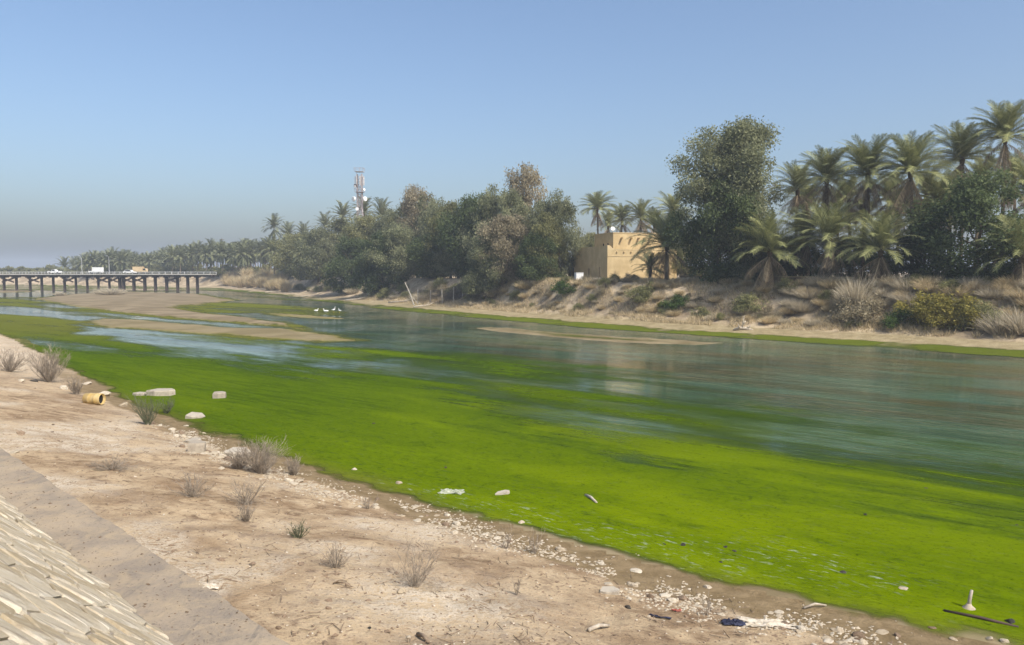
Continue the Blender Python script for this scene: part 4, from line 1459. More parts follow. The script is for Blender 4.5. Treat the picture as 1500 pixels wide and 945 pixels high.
# ================================================================== SHRUBS OF THE FAR BANK
ex = [  # kind, px, base py offset off, height m, width scale, label
    ('green', 828, 8.5, 1.9, 1.5, 'green shrub on the bank slope below the water tank'),
    ('green', 990, 8.5, 1.9, 1.2, 'fresh green shrub on the slope below the short palm by the building'),
    ('olive', 940, 8.5, 1.9, 1.4, 'dark olive shrub on the slope below the building corner'),
    ('yellow', 968, 8.0, 1.2, 1.2, 'small yellowish shrub on the slope left of the fresh green one'),
    ('green', 1318, 7.6, 2.0, 1.1, 'green shrub at the left end of the yellow row'),
    ('yellow', 1345, 7.6, 3.6, 1.2, 'tallest yellow green shrub under the broad fruit tree'),
    ('yellow', 1378, 7.8, 3.3, 1.3, 'second yellow green shrub under the broad fruit tree'),
    ('yellow', 1412, 7.8, 3.4, 1.3, 'third yellow green shrub under the broad fruit tree'),
    ('olive', 1440, 8.6, 2.4, 1.0, 'olive shrub at the right end of the yellow row'),
    ('brown', 1280, 8.5, 2.6, 1.1, 'brown leafy shrub left of the yellow row'),
    ('brown', 1245, 9.0, 2.2, 1.2, 'brown leafy shrub below the short bushy palm'),
    ('dgrey', 1470, 8.0, 2.6, 0.9, 'tall grey leafless shrub at the right edge, left one'),
    ('dgrey', 1500, 8.2, 2.9, 0.9, 'tall grey leafless shrub cut by the right edge'),
    ('dgrey', 1255, 11.0, 3.6, 0.7, 'pale bare upright shrub between the short palms'),
    ('olive', 1100, 9.5, 1.9, 1.4, 'olive shrub on the slope below the short wide palm'),
    ('tan', 770, 10.5, 1.6, 1.2, 'tan shrub at the bank edge below the dark round tree'),
    ('brown', 725, 10.0, 1.6, 1.4, 'brown shrub on the slope right of the wire fence'),
    ('olive', 755, 9.0, 1.4, 1.3, 'olive tuft on the slope left of the green shrub'),
]
for i, (k, px, off, h, ws, lab) in enumerate(ex):
    x, y = far_at(px, off)
    put_shrub(k, lab, x, y, h, ws, 900 + i, 'shrubs of the far bank slope')
for i in range(250):
    px = 690 + 850 * ((i + g.uniform(0, 1)) / 250) ** 1.25
    off = g.uniform(6.8, 14.5)
    x, y = far_at(px, off)
    if 1305 < px < 1435 and off < 10:
        continue
    k = g.choice(['tan', 'tan', 'dgrey', 'dgrey', 'brown', 'tan', 'dgrey', 'olive'])
    h = g.uniform(0.5, 1.15) + (0.45 if px > 1150 and off > 9 else 0)
    nm = {'tan': 'dry tan shrub among the scrub on the far bank slope', 'dgrey': 'dry grey shrub among the scrub on the far bank slope',
          'brown': 'brown leafy shrub among the scrub on the far bank slope', 'olive': 'olive shrub among the scrub on the far bank slope'}[k]
    place = ('between the wire fence and the green shrub' if px < 820 else 'below the yellow building' if px < 1000 else 'below the tallest tree' if px < 1150
             else 'below the short front palms' if px < 1310 else 'around the yellow green row' if px < 1440 else 'at the right edge of the photo')
    put_shrub(k, nm.replace('among the scrub on the far bank slope', 'in the bank scrub ' + place), x, y, h, g.uniform(0.9, 1.4), 1000 + i, k.replace('dgrey', 'grey') + ' scrub ' + place)
for i in range(26):
    px = 332 + 88 * (i + g.uniform(0, 1)) / 26
    x, y = far_at(px, g.uniform(5, 12))
    put_shrub('reed', 'tall dry tan reed clump at the water edge left of the thicket', x, y, g.uniform(3.6, 5.2), g.uniform(0.9, 1.2), 1200 + i, 'dry reed bed')
for i in range(40):
    px = 430 + 270 * (i + g.uniform(0, 1)) / 40
    x, y = far_at(px, g.uniform(6.5, 11))
    k = g.choice(['dgrey', 'brown', 'olive', 'olive'])
    put_shrub(k, {'dgrey': 'low grey brush in the shade under the thicket', 'brown': 'low brown brush in the shade under the thicket', 'olive': 'low olive brush in the shade under the thicket'}[k],
              x, y, g.uniform(1.0, 2.2), 1.2, 1300 + i, k.replace('dgrey', 'grey') + ' brush under the thicket')
for i, (px, py, s) in enumerate(((150, 431, 1.3), (163, 432, 1.5), (172, 431, 1.2), (88, 433, 0.8))):
    x, y, _ = at_z(px, py, 0.2)
    put_shrub('dgrey', ['left grey tuft of the three on the far mud bar', 'middle and largest grey tuft on the far mud bar', 'right grey tuft of the three on the far mud bar', 'small grey tuft alone at the left of the far mud bar'][i], x, y, 1.6 * s, 1.4, 1400 + i, 'tufts on the mud bar')

# dry grass over the far bank (nobody could count it)
n = 110000
gp = np.random.default_rng(44)
kk = gp.uniform(-0.20, 0.72, n)
pos = []
tt = np.linspace(45, 180, 700)
cols = np.linspace(-0.20, 0.72, 240)
shoreY = []
for k in cols:
    P = np.stack([k * tt, tt], 1)
    shoreY.append(tt[int(np.argmax(sdist(P, FAR_POLY) >= 0))])
Yb = np.interp(kk, cols, shoreY) + gp.uniform(5.5, 24, n)
P = np.stack([kk * Yb, Yb], 1)
z, _, dff, _ = terrain(P)
ok = (dff > 4.8) & (fbm(P[:, 0] * 0.35, P[:, 1] * 0.35, 3, 88) > 0.40)
P = P[ok]; z = z[ok]; n = len(P)
B = np.column_stack([P, z - 0.02])
d = unit(np.column_stack([gp.normal(size=(n, 2)) * 0.55, np.ones(n)]))
L = gp.uniform(0.2, 0.8, n)
s = unit(np.cross(d, gp.normal(size=(n, 3)))) * 0.028
V = np.stack([B - s, B + s, B + d * L[:, None]], 1).reshape(-1, 3)
tag(link('dry_grass', np_mesh('dry_grass', V, np.arange(len(V)).reshape(-1, 3), M_leaf['tan'], False, {'var': np.repeat(np.clip(0.4 + 0.3 * gp.normal(size=n), 0, 1), 3)})),
    'thin dry grass covering the far bank slope', 'grass', kind='stuff')

# ================================================================== BRIDGE
M_steel = plain('dark_rusty_steel', (0.055, 0.040, 0.036), (0.10, 0.070, 0.058), 2, 0.8, 0.3, 0.02)
M_deck = plain('pale_deck_concrete', (0.36, 0.34, 0.30), (0.45, 0.42, 0.37), 1, 0.9, 0.2, 0.02)
M_rail = plain('galvanised_rail', (0.40, 0.40, 0.39), (0.52, 0.52, 0.50), 2, 0.6, 0.1, 0.01)
BRY, BRZ = 245.0, 5.35
bx0, bx1 = -204.0, -93.0
br = root('trestle_bridge', 'low road bridge on dark steel trestle legs crossing the river at the left', 'bridge', (0, BRY, 0))
link('deck', MB().box(bx0, bx1, -2.6, 2.6, BRZ - 0.28, BRZ).mesh('deck', M_deck), br)
for yy in (-1.1, 1.1):
    link('girder', MB().box(bx0, bx1, yy - 0.15, yy + 0.27, BRZ - 0.85, BRZ - 0.28).mesh('girder', M_steel), br)
for yy in (-2.5, 2.5):
    r_ = link('railing', MB().box(bx0, bx1, yy - 0.04, yy + 0.04, BRZ + 0.62, BRZ + 0.72).box(bx0, bx1, yy - 0.03, yy + 0.03, BRZ + 0.30, BRZ + 0.38).mesh('railing', M_rail), br)
    rp = MB().box(-0.05, 0.05, yy - 0.06, yy + 0.06, BRZ, BRZ + 0.62).mesh('rail_post', M_rail)
    for k in range(56):
        link('rail_post', rp, r_, (bx0 + 1 + k * 2.0, 0, 0))
bents = [-61, -44, -28, -11, 5.8, 24, 44, 61, 78, 94.5, 111, 127.6, 144, 160, 175.5, 181, 196, 212, 227.5, 244, 260, 275, 289]
thick = {175.5, 181, 196, 212, 227.5, 244, 260, 275, 289}
bxs = [at_Y(p, 410, BRY)[0] for p in bents]
for p, x in zip(bents, bxs):
    w = 0.26 if p in thick else 0.15
    zb = min(-0.4, tz(x, BRY) - 0.5) if tz(x, BRY) < 1 else tz(x, BRY) - 0.5
    for yy in (-0.35, 0.35):
        link('pile', MB().box(x - w, x + w, yy - w, yy + w, zb, BRZ - 0.85).mesh('pile', M_steel), br)
    link('cross_beam', MB().box(x - 0.14, x + 0.14, -2.3, 2.3, BRZ - 1.13, BRZ - 0.86).mesh('cross_beam', M_steel), br)
for a, b in ((5.8, 24), (44, 61), (94.5, 111), (144, 160), (160, 175.5), (181, 196), (196, 212), (244, 260), (-28, -11)):
    xa = at_Y(a, 410, BRY)[0]; xb = at_Y(b, 410, BRY)[0]
    for yy in (-0.95,):
        link('brace', MB().bar((xa, yy, BRZ - 2.5), (xb, yy, BRZ - 1.2), 0.4).mesh('brace', M_steel), br)
        link('brace', MB().bar((xa, yy - 0.42, BRZ - 1.2), (xb, yy - 0.42, BRZ - 2.5), 0.4).mesh('brace', M_steel), br)

# lamp posts
for i, px in enumerate((120, 160)):
    x = at_Y(px, 400, BRY + 2.0)[0]
    lp = root('lamp_post', ['thin lamp post on the bridge between the pickup and the white truck', 'thin lamp post on the bridge right of the white truck'][i], 'lamp post', (x, BRY + 2.05, BRZ), 0, 'lamp posts on the bridge')
    link('pole', MB().tube([(0, 0, 0), (0, 0, 5.2), (0, -0.5, 5.6), (0, -1.1, 5.7)], [0.09, 0.06, 0.05, 0.04], 6).mesh('pole', M_rail), lp)
    link('lamp_head', MB().box(-0.12, 0.12, -1.7, -1.1, 5.62, 5.74).mesh('lamp_head', M_rail), lp)

# vehicles on the bridge, side-on
M_tyre = plain('tyre_rubber', (0.02, 0.02, 0.02), (0.035, 0.035, 0.035), 8, 0.9, 0.2, 0.01)
M_glass, gnt, gb = new_mat('vehicle_glass')
gb.inputs['Base Color'].default_value = (0.02, 0.025, 0.03, 1); gb.inputs['Roughness'].default_value = 0.08
M_beige = plain('beige_paint', (0.50, 0.38, 0.22), (0.58, 0.45, 0.28), 2, 0.6, 0.05, 0.01)
M_canvas = plain('tan_cab_paint', (0.36, 0.30, 0.20), (0.44, 0.37, 0.26), 2, 0.6, 0.05, 0.01)
wheel = MB().lathe([(0.16, -0.11), (0.33, -0.11), (0.36, -0.06), (0.36, 0.06), (0.33, 0.11), (0.16, 0.11)], 14, Matrix.Rotation(math.pi / 2, 4, 'X')).mesh('wheel', M_tyre, False)
rim = MB().lathe([(0.05, -0.10), (0.15, -0.12), (0.15, 0.12), (0.05, 0.10)], 10, Matrix.Rotation(math.pi / 2, 4, 'X')).mesh('rim', M_rail)
M_lamp = plain('lamp_lens', (0.6, 0.58, 0.5), (0.65, 0.62, 0.55), 3, 0.3, 0.0)


def vehicle(name, label, cat, px, dirx, body, cab, glass, wheels, box_=None, bmat=None, cmat=None, lane=-1.0, wsc=1.0):
    x = at_Y(px, 398, BRY)[0]
    t = root(name, label, cat, (x, BRY + lane, BRZ), 0 if dirx > 0 else math.pi, None, (0.88, 0.88, 0.88))
    link('body', MB().prism(body, -0.85, 0.85).mesh('body', bmat or M_white), t)
    if cab:
        link('cab', MB().prism(cab, -0.80, 0.80).mesh('cab', cmat or M_white), t)
    for gl in glass:
        link('window', MB().prism(gl, -0.86, 0.86).mesh('window', M_glass), t)
    if box_:
        link('cargo_box', MB().prism(box_, -0.98, 0.98).mesh('cargo_box', bmat or M_white), t)
    for wx_ in wheels:
        for sy in (-0.78, 0.78):
            w_ = link('wheel', wheel, t, (wx_, sy, 0.36 * wsc), 0, (wsc, 1, wsc))
            link('rim', rim, w_)
    mx = max(p[0] for p in body)
    for sy in (-0.6, 0.6):
        link('headlight', MB().box(mx - 0.02, mx + 0.03, sy - 0.13, sy + 0.13, 0.62, 0.78).mesh('headlight', M_lamp), t)
    return t


vehicle('pickup_truck', 'white pickup on the bridge, leftmost of the vehicles', 'pickup', 83, 1,
        [(-2.2, .45), (2.15, .45), (2.2, .75), (2.0, .98), (0.8, 1.02), (-2.2, 1.02)], [(-0.7, 1.02), (0.8, 1.02), (0.3, 1.55), (-0.55, 1.58)],
        [[(-0.5, 1.08), (0.62, 1.08), (0.25, 1.50), (-0.42, 1.52)]], (-1.35, 1.4))
vehicle('box_truck', 'white box truck with tan cab on the bridge', 'truck', 143, -1,
        [(-2.2, .55), (2.2, .55), (2.25, 1.05), (0.9, 1.05), (-2.2, .78)], [(0.95, 1.05), (2.25, 1.05), (1.95, 1.75), (1.1, 1.8)],
        [[(1.15, 1.15), (2.1, 1.15), (1.88, 1.65), (1.2, 1.68)]], (-1.4, 1.5), [(-2.25, .80), (0.85, .80), (0.85, 2.35), (-2.25, 2.35)], M_white, M_canvas)
vehicle('white_car', 'white car on the bridge in front of the beige lorry', 'car', 193, 1,
        [(-2.05, .35), (2.05, .35), (2.1, .65), (1.9, .85), (1.0, .92), (-1.9, .95), (-2.1, .8)], [(-1.7, .95), (1.0, .92), (0.45, 1.42), (-1.25, 1.45)],
        [[(-1.4, 1.0), (0.8, .98), (0.38, 1.36), (-1.12, 1.39)]], (-1.3, 1.3), lane=-1.2, wsc=0.9)
vehicle('beige_lorry', 'beige lorry on the bridge behind the white car', 'lorry', 203, 1,
        [(-2.2, .6), (2.4, .6), (2.45, 1.2), (1.1, 1.2), (-2.2, .85)], [(1.15, 1.2), (2.45, 1.2), (2.2, 2.0), (1.3, 2.05)],
        [[(1.35, 1.3), (2.3, 1.3), (2.1, 1.9), (1.42, 1.92)]], (-1.5, 1.6), [(-2.3, .87), (1.05, .87), (1.05, 2.6), (-2.3, 2.6)], M_beige, M_beige, lane=1.1)

# ================================================================== PHONE TOWER
tY = 215.0
tx, _, tzt = at_Y(526.5, 250, tY)
tw = root('phone_tower', 'grey lattice phone tower with white antennas above the trees', 'tower', (tx, tY, tz(tx, tY)))
TH = tzt - tz(tx, tY)
M_tow = plain('tower_steel', (0.30, 0.27, 0.27), (0.42, 0.38, 0.37), 0.6, 0.6, 0.1, 0.01)
hw = lambda z: 2.3 - 1.65 * min(1.0, z / (TH * 0.62))
for sx_, sy_ in ((-1, -1), (1, -1), (1, 1), (-1, 1)):
    zs = [0, TH * 0.3, TH * 0.62, TH * 0.97]
    link('leg', MB().tube([(sx_ * hw(z), sy_ * hw(z), z - (0.3 if z == 0 else 0)) for z in zs], 0.11, 6).mesh('leg', M_tow), tw)
m = MB()
zz = np.linspace(0.5, TH * 0.96, 22)
cor = ((-1, -1), (1, -1), (1, 1), (-1, 1))
for z0, z1 in zip(zz, zz[1:]):
    for k in range(4):
        a, b = cor[k], cor[(k + 1) % 4]
        m.bar((a[0] * hw(z0), a[1] * hw(z0), z0), (b[0] * hw(z1), b[1] * hw(z1), z1), 0.09)
        m.bar((b[0] * hw(z0), b[1] * hw(z0), z0), (a[0] * hw(z1), a[1] * hw(z1), z1), 0.09)
        m.bar((a[0] * hw(z0), a[1] * hw(z0), z0), (b[0] * hw(z0), b[1] * hw(z0), z0), 0.08)
link('bracing', m.mesh('bracing', M_tow), tw)
pm = MB()
for zp in (TH * 0.99, TH * 0.80):
    pm.box(-1.1, 1.1, -1.1, 1.1, zp - 0.08, zp)
    for k in range(4):
        a, b = cor[k], cor[(k + 1) % 4]
        pm.bar((a[0] * 1.25, a[1] * 1.25, zp + 0.9), (b[0] * 1.25, b[1] * 1.25, zp + 0.9), 0.07)
        pm.bar((a[0] * 1.1, a[1] * 1.1, zp), (a[0] * 1.25, a[1] * 1.25, zp + 0.9), 0.07)
link('platform', pm.mesh('platform', M_tow), tw)
M_ant = plain('grey_white_radome', (0.42, 0.40, 0.39), (0.56, 0.54, 0.52), 3, 0.6, 0.05, 0.005)
ant = MB().box(-0.13, 0.13, -0.07, 0.07, -1.2, 1.2).box(-0.05, 0.05, 0.09, 0.35, 0.9, 1.0).box(-0.05, 0.05, 0.09, 0.35, -1.0, -0.9).mesh('antenna', M_ant)
for k in range(7):
    a = k * 2 * math.pi / 7 + 0.3
    link('antenna', ant, tw, (1.25 * math.sin(a), -1.25 * math.cos(a), TH * 0.905), a)
for (ox, zf, rr_, a) in ((-1.4, 0.735, 0.62, -0.7), (1.5, 0.735, 0.62, 0.8), (1.3, 0.82, 0.35, 0.6), (-1.0, 0.85, 0.3, -0.5), (-0.6, 0.64, 0.45, 0.1)):
    Md = Matrix.Rotation(a, 4, 'Z') @ Matrix.Rotation(math.pi / 2, 4, 'X')
    link('dish', MB().lathe([(rr_ * 0.2, -0.35), (rr_ * 0.98, -0.1), (rr_, 0.0), (rr_, 0.3), (rr_ * 0.9, 0.36)], 16, Md).mesh('dish', M_white, False), tw, (ox, -0.9, TH * zf))
link('lightning_rod', MB().tube([(0, 0, TH * 0.99), (0, 0, TH * 1.03)], 0.05, 5).mesh('lightning_rod', M_tow), tw)
link('equipment_box', MB().box(-1.3, -0.6, -1.2, -0.6, TH * 0.845, TH * 0.87).mesh('equipment_box', M_steel), tw)

# utility mast behind the palms
mx_, my_ = far_at(327, 30)
mtop = at_Y(327, 349, my_)[2] - tz(mx_, my_)
um = root('utility_pole', 'thin utility pole rising behind the palms at the right end of the bridge', 'pole', (mx_, my_, tz(mx_, my_)))
link('pole', MB().tube([(0, 0, -0.3), (0, 0, mtop)], [0.16, 0.10], 7).mesh('pole', M_wood), um)
link('crossarm', MB().box(-1.0, 1.0, -0.08, 0.08, mtop - 0.7, mtop - 0.5).mesh('crossarm', M_wood), um)

# ================================================================== WIRE FENCE ON THE FAR BANK
M_post = plain('grey_fence_post', (0.34, 0.31, 0.26), (0.48, 0.44, 0.37), 5, 0.9, 0.4, 0.02)
M_net = plain('dark_fence_wire', (0.055, 0.05, 0.045), (0.09, 0.08, 0.07), 5, 0.8, 0.0)
fpx = [(612, 5.5), (630, 5.8), (648, 6.5), (664, 8.0), (678, 9.5), (690, 11.0), (702, 12.0)]
fp = [far_at(a, b) for a, b in fpx]
f0 = fp[0]
fe = root('wire_fence', 'leaning wire fence with grey posts running down the far bank', 'fence', (f0[0], f0[1], 0))
tops = []
for i, (x, y) in enumerate(fp):
    z = tz(x, y)
    lx = random.uniform(-.15, .15)
    hgt = 2.6
    b = Vector((x - f0[0], y - f0[1], z - 0.4)); t_ = Vector((x - f0[0] + lx, y - f0[1], z + hgt))
    link('post', MB().tube([b, t_], [0.10, 0.08], 6).mesh('post', M_post), fe)
    tops.append((Vector((x - f0[0], y - f0[1], z)), t_))
for (b0, t0), (b1, t1) in zip(tops, tops[1:]):
    nm = MB()
    for k in range(12):
        q = 0.03 + k * 0.085
        nm.bar(b0.lerp(t0, q), b1.lerp(t1, q), 0.035)
    for k in range(1, 24):
        q = k / 24
        nm.bar(b0.lerp(b1, q), t0.lerp(t1, q), 0.03)
    link('netting', nm.mesh('netting', M_net), fe)
lx, ly, lz = at_Y(607, 443, fp[0][1] - 2)
lp_ = root('leaning_pole', 'pale leaning pole stuck in the bank at the left end of the fence', 'pole', (lx, ly, tz(lx, ly)))
link('shaft', MB().tube([(0, 0, -0.3), (-0.7, 0.1, 1.8), (-1.7, 0.3, 4.0)], [0.13, 0.11, 0.08], 7).mesh('shaft', M_post), lp_)
link('prop', MB().tube([(0.9, 0.2, -0.2), (-0.3, 0.05, 1.3)], [0.08, 0.06], 6).mesh('prop', M_post), lp_)

# driftwood snag on the far shore
M_drift = plain('bleached_driftwood', (0.34, 0.29, 0.225), (0.50, 0.44, 0.35), 6, 0.9, 0.5, 0.02)
sx_, sy_ = far_at(1088, 3.2)
sn = root('driftwood_snag', 'bleached driftwood stump with upright branch on the far shore', 'driftwood', (sx_, sy_, tz(sx_, sy_)))
link('stump', MB().tube([(-0.9, 0, 0.05), (-0.3, 0.1, 0.22), (0.4, 0, 0.18), (1.1, -0.2, 0.02)], [0.08, 0.16, 0.17, 0.07], 7).mesh('stump', M_drift, True), sn)
for pts in ([(0, 0, 0.15), (0.08, 0, 0.8), (0.22, 0.05, 1.5)], [(0.1, 0, 0.6), (0.35, 0, 0.95)], [(-0.2, 0, 0.15), (-0.5, -0.3, 0.55)], [(0.4, 0, 0.15), (0.8, -0.3, 0.45)]):
    link('branch', MB().tube(pts, [0.09, 0.06, 0.03][:len(pts)], 6).mesh('branch', M_drift, True), sn)
for i, (px, off, L, a) in enumerate(((455, 1.6, 5, 0.6), (520, 3.0, 4, 0.2), (585, 4.5, 4.5, -0.3), (620, 3.0, 3.5, 0.5), (400, 2.2, 5, 0.9))):
    x, y = far_at(px, off)
    lg = root('fallen_branch', ['fallen branch lying on the far shore below the low olive tree', 'fallen branch lying under the dark waterside tree', 'fallen branch on the pale shore left of the leaning pole', 'fallen branch on the pale shore below the wire fence', 'fallen branch at the foot of the dry reeds'][i], 'driftwood', (x, y, tz(x, y) + 0.12), a)
    link('stick', MB().tube([(-L / 2, 0, -0.05), (-L / 6, 0.1, 0.12), (L / 4, -0.1, 0.25), (L / 2, 0, 0.6)], [0.14, 0.12, 0.08, 0.03], 6).mesh('stick', M_drift, True), lg)
    link('twig', MB().tube([(L / 6, -0.05, 0.2), (L / 3, 0.5, 0.7)], [0.05, 0.02], 5).mesh('twig', M_drift, True), lg)

# ================================================================== WHITE BIRDS
M_feather = plain('white_feathers', (0.74, 0.74, 0.71), (0.82, 0.82, 0.80), 9, 0.8, 0.2, 0.01)
M_beak = plain('beak_horn', (0.45, 0.30, 0.06), (0.5, 0.34, 0.08), 5, 0.6, 0.0)


def bird_body(upright):
    me = bpy.data.meshes.new('body')
    if upright:
        pts = [((-0.34, 0, 0.50), .025), ((-0.22, 0, 0.52), .09), ((-0.05, 0, 0.56), .135), ((0.10, 0, 0.62), .11), ((0.18, 0, 0.70), .055), ((0.20, 0, 0.82), .038), ((0.16, 0, 0.93), .036), ((0.20, 0, 1.02), .05), ((0.27, 0, 1.02), .034)]
    else:
        pts = [((-0.38, 0, 0.22), .03), ((-0.24, 0, 0.18), .10), ((-0.04, 0, 0.15), .155), ((0.14, 0, 0.17), .13), ((0.22, 0, 0.26), .06), ((0.24, 0, 0.38), .042), ((0.26, 0, 0.47), .058), ((0.33, 0, 0.46), .035)]
    m = MB()
    m.tube([p for p, r in pts], [r for p, r in pts], 10)
    return m.mesh('body', M_feather, True)


bb = {True: bird_body(True), False: bird_body(False)}
for i, (px, py, up_, rz, sc_, lab) in enumerate((
        (463.5, 456.5, False, 0.3, 1.0, 'leftmost of the four white waterbirds on the shallows'),
        (477, 457.5, False, 3.3, 1.15, 'second white waterbird from the left, low and long'),
        (489, 459, True, 0.2, 0.95, 'tallest of the white waterbirds, standing upright'),
        (497.5, 459, True, 2.9, 0.75, 'rightmost of the white waterbirds, standing'))):
    x, y, _ = at_z(px, py, 0)
    b_ = root('waterbird', lab, 'bird', (x, y, 0.0), rz, 'white birds on the shallows', (sc_, sc_, sc_))
    link('body', bb[up_], b_)
    hx, hz = (0.29, 1.02) if up_ else (0.35, 0.46)
    link('beak', MB().tube([(hx, 0, hz), (hx + 0.13, 0, hz - 0.02)], [0.018, 0.004], 5).mesh('beak', M_beak), b_)
    for sy in (-1, 1):
        zc = 0.57 if up_ else 0.17
        link('wing', MB().tube([(0.12, sy * 0.11, zc + 0.02), (-0.1, sy * 0.14, zc + 0.02), (-0.40, sy * 0.05, zc)], [0.05, 0.07, 0.01], 6).mesh('wing', M_feather, True), b_)
        link('leg', MB().tube([(0.0, sy * 0.05, 0.48 if up_ else 0.06), (0.02, sy * 0.05, 0.22 if up_ else -0.02), (0, sy * 0.05, -0.06)], 0.013, 5).mesh('leg', M_beak), b_)

# ================================================================== NEAR BANK: stones
def rock_mesh(seed, flat=0.6, mat=None, n=2):
    """broken stone: a cube-sphere pushed in by random cutting planes"""
    import bmesh
    g = random.Random(seed)
    bm = bmesh.new()
    bmesh.ops.create_icosphere(bm, subdivisions=n, radius=0.5)
    planes = []
    for k in range(9):
        d = Vector((g.gauss(0, 1), g.gauss(0, 1), g.gauss(0, 1))).normalized()
        planes.append((d, g.uniform(0.24, 0.42)))
    for v in bm.verts:
        for d, c in planes:
            e = v.co.dot(d) - c
            if e > 0:
                v.co -= d * e
        v.co += Vector((g.uniform(-1, 1), g.uniform(-1, 1), g.uniform(-1, 1))) * 0.012
        v.co.z *= flat
    me = bpy.data.meshes.new('rock')
    bm.to_mesh(me); bm.free()
    if mat:
        me.materials.append(mat)
    return me


def stone_like(name, c1, c2, c3):
    m, nt, b = new_mat(name)
    v = objco(nt)
    oi = N(nt, 'ShaderNodeObjectInfo').outputs['Random']
    f = noise(nt, v, 4, 6, 0.65)
    col = mixc(nt, oi, c1, c2)
    col = mixc(nt, mth(nt, 'MULTIPLY', ramp(nt, f, 0.5, 0.7), 0.7), col, c3)
    nt.links.new(col, b.inputs['Base Color'])
    b.inputs['Roughness'].default_value = 0.92
    bump(nt, b, noise(nt, v, 14, 5, 0.7), 0.6, 0.03)
    return m


M_pale = stone_like('pale_limestone', (0.38, 0.31, 0.215), (0.54, 0.475, 0.37), (0.26, 0.205, 0.14))
M_brown = stone_like('brown_clod', (0.15, 0.105, 0.07), (0.28, 0.205, 0.14), (0.10, 0.075, 0.05))
M_black = stone_like('dark_wet_stone', (0.03, 0.03, 0.026), (0.07, 0.06, 0.05), (0.12, 0.11, 0.09))
M_slab = stone_like('broken_concrete', (0.34, 0.295, 0.23), (0.44, 0.39, 0.31), (0.22, 0.185, 0.145))
RK = {k: [rock_mesh(500 + i, fl, mt) for i in range(5)] for k, fl, mt in (('pale', 0.6, M_pale), ('brown', 0.65, M_brown), ('black', 0.6, M_black), ('flat', 0.28, M_pale))}


def put_rock(kind, label, px, py, wpx, seed, group=None, name='stone', hs=1.0):
    g = random.Random(seed)
    x, y, z = ground_at(px, py)
    w = wpx * y / FPX
    o = link(name, RK[kind][g.randrange(5)], None, (x, y, z + w * (0.10 if kind != 'flat' else 0.05)), g.uniform(0, 6.28), (w * 1.1, w * g.uniform(0.7, 1.0), w * g.uniform(0.8, 1.1) * hs))
    o.rotation_euler.x = g.uniform(-.2, .2)
    return tag(o, label, 'stone', group)


def slab(label, px, py, wpx, dpx, h, rz, tilt=(0, 0), name='concrete_chunk'):
    """broken slab: uneven six-sided outline with chipped top edge"""
    g = random.Random(px)
    x, y, z = ground_at(px, py)
    w = wpx * y / FPX / 2; d = dpx
    out = [(-w, -d * .6), (-w * .3, -d), (w * .7, -d * .9), (w, -d * .1), (w * .6, d * .9), (-w * .5, d)]
    m = MB()
    n = len(out)
    lv = []
    for k, zz_ in ((1.0, -0.12), (1.0, h * 0.8), (0.94, h)):
        lv += [(a * k + g.uniform(-.01, .01), b * k + g.uniform(-.01, .01), zz_ + g.uniform(-.008, .008)) for a, b in out]
    fs = [tuple(range(n - 1, -1, -1)), tuple(2 * n + k for k in range(n))]
    for L in range(2):
        for k in range(n):
            fs.append((L * n + k, L * n + (k + 1) % n, (L + 1) * n + (k + 1) % n, (L + 1) * n + k))
    m.add(lv, fs)
    o = link(name, m.mesh(name, M_slab), None, (x, y, z), rz)
    o.rotation_euler.x, o.rotation_euler.y = tilt
    return tag(o, label, 'slab', 'broken concrete slabs')


slab('largest flat concrete slab lying in the algae at the left', 237, 579, 40, 0.45, 0.30, 0.1)
slab('thin pale slab left of the largest one in the algae', 206, 579, 20, 0.25, 0.14, -0.1)
slab('square concrete block alone in the algae', 321, 583, 20, 0.35, 0.30, 0.5)
slab('tilted pale slab with dark underside at the algae edge', 286, 612, 27, 0.35, 0.16, 0.3, (0.12, 0.16))
slab('thick cracked concrete block on the shore left of the big dry bush', 287, 662, 27, 0.28, 0.34, 0.6, (0.0, 0.08))
slab('flat broken slab propped on the thick cracked block', 284, 649, 26, 0.22, 0.14, -0.2, (0.1, -0.1))
slab('broken slab half hidden behind the big dry bush', 348, 668, 38, 0.35, 0.22, 0.2, (0.06, 0.05))
slab('white board lying in the algae near the shore', 736, 725, 24, 0.10, 0.10, 0.35, (0.0, -0.12), 'board')
slab('pale flat stone slab on the rubble strip', 892, 868, 32, 0.14, 0.07, 0.1)

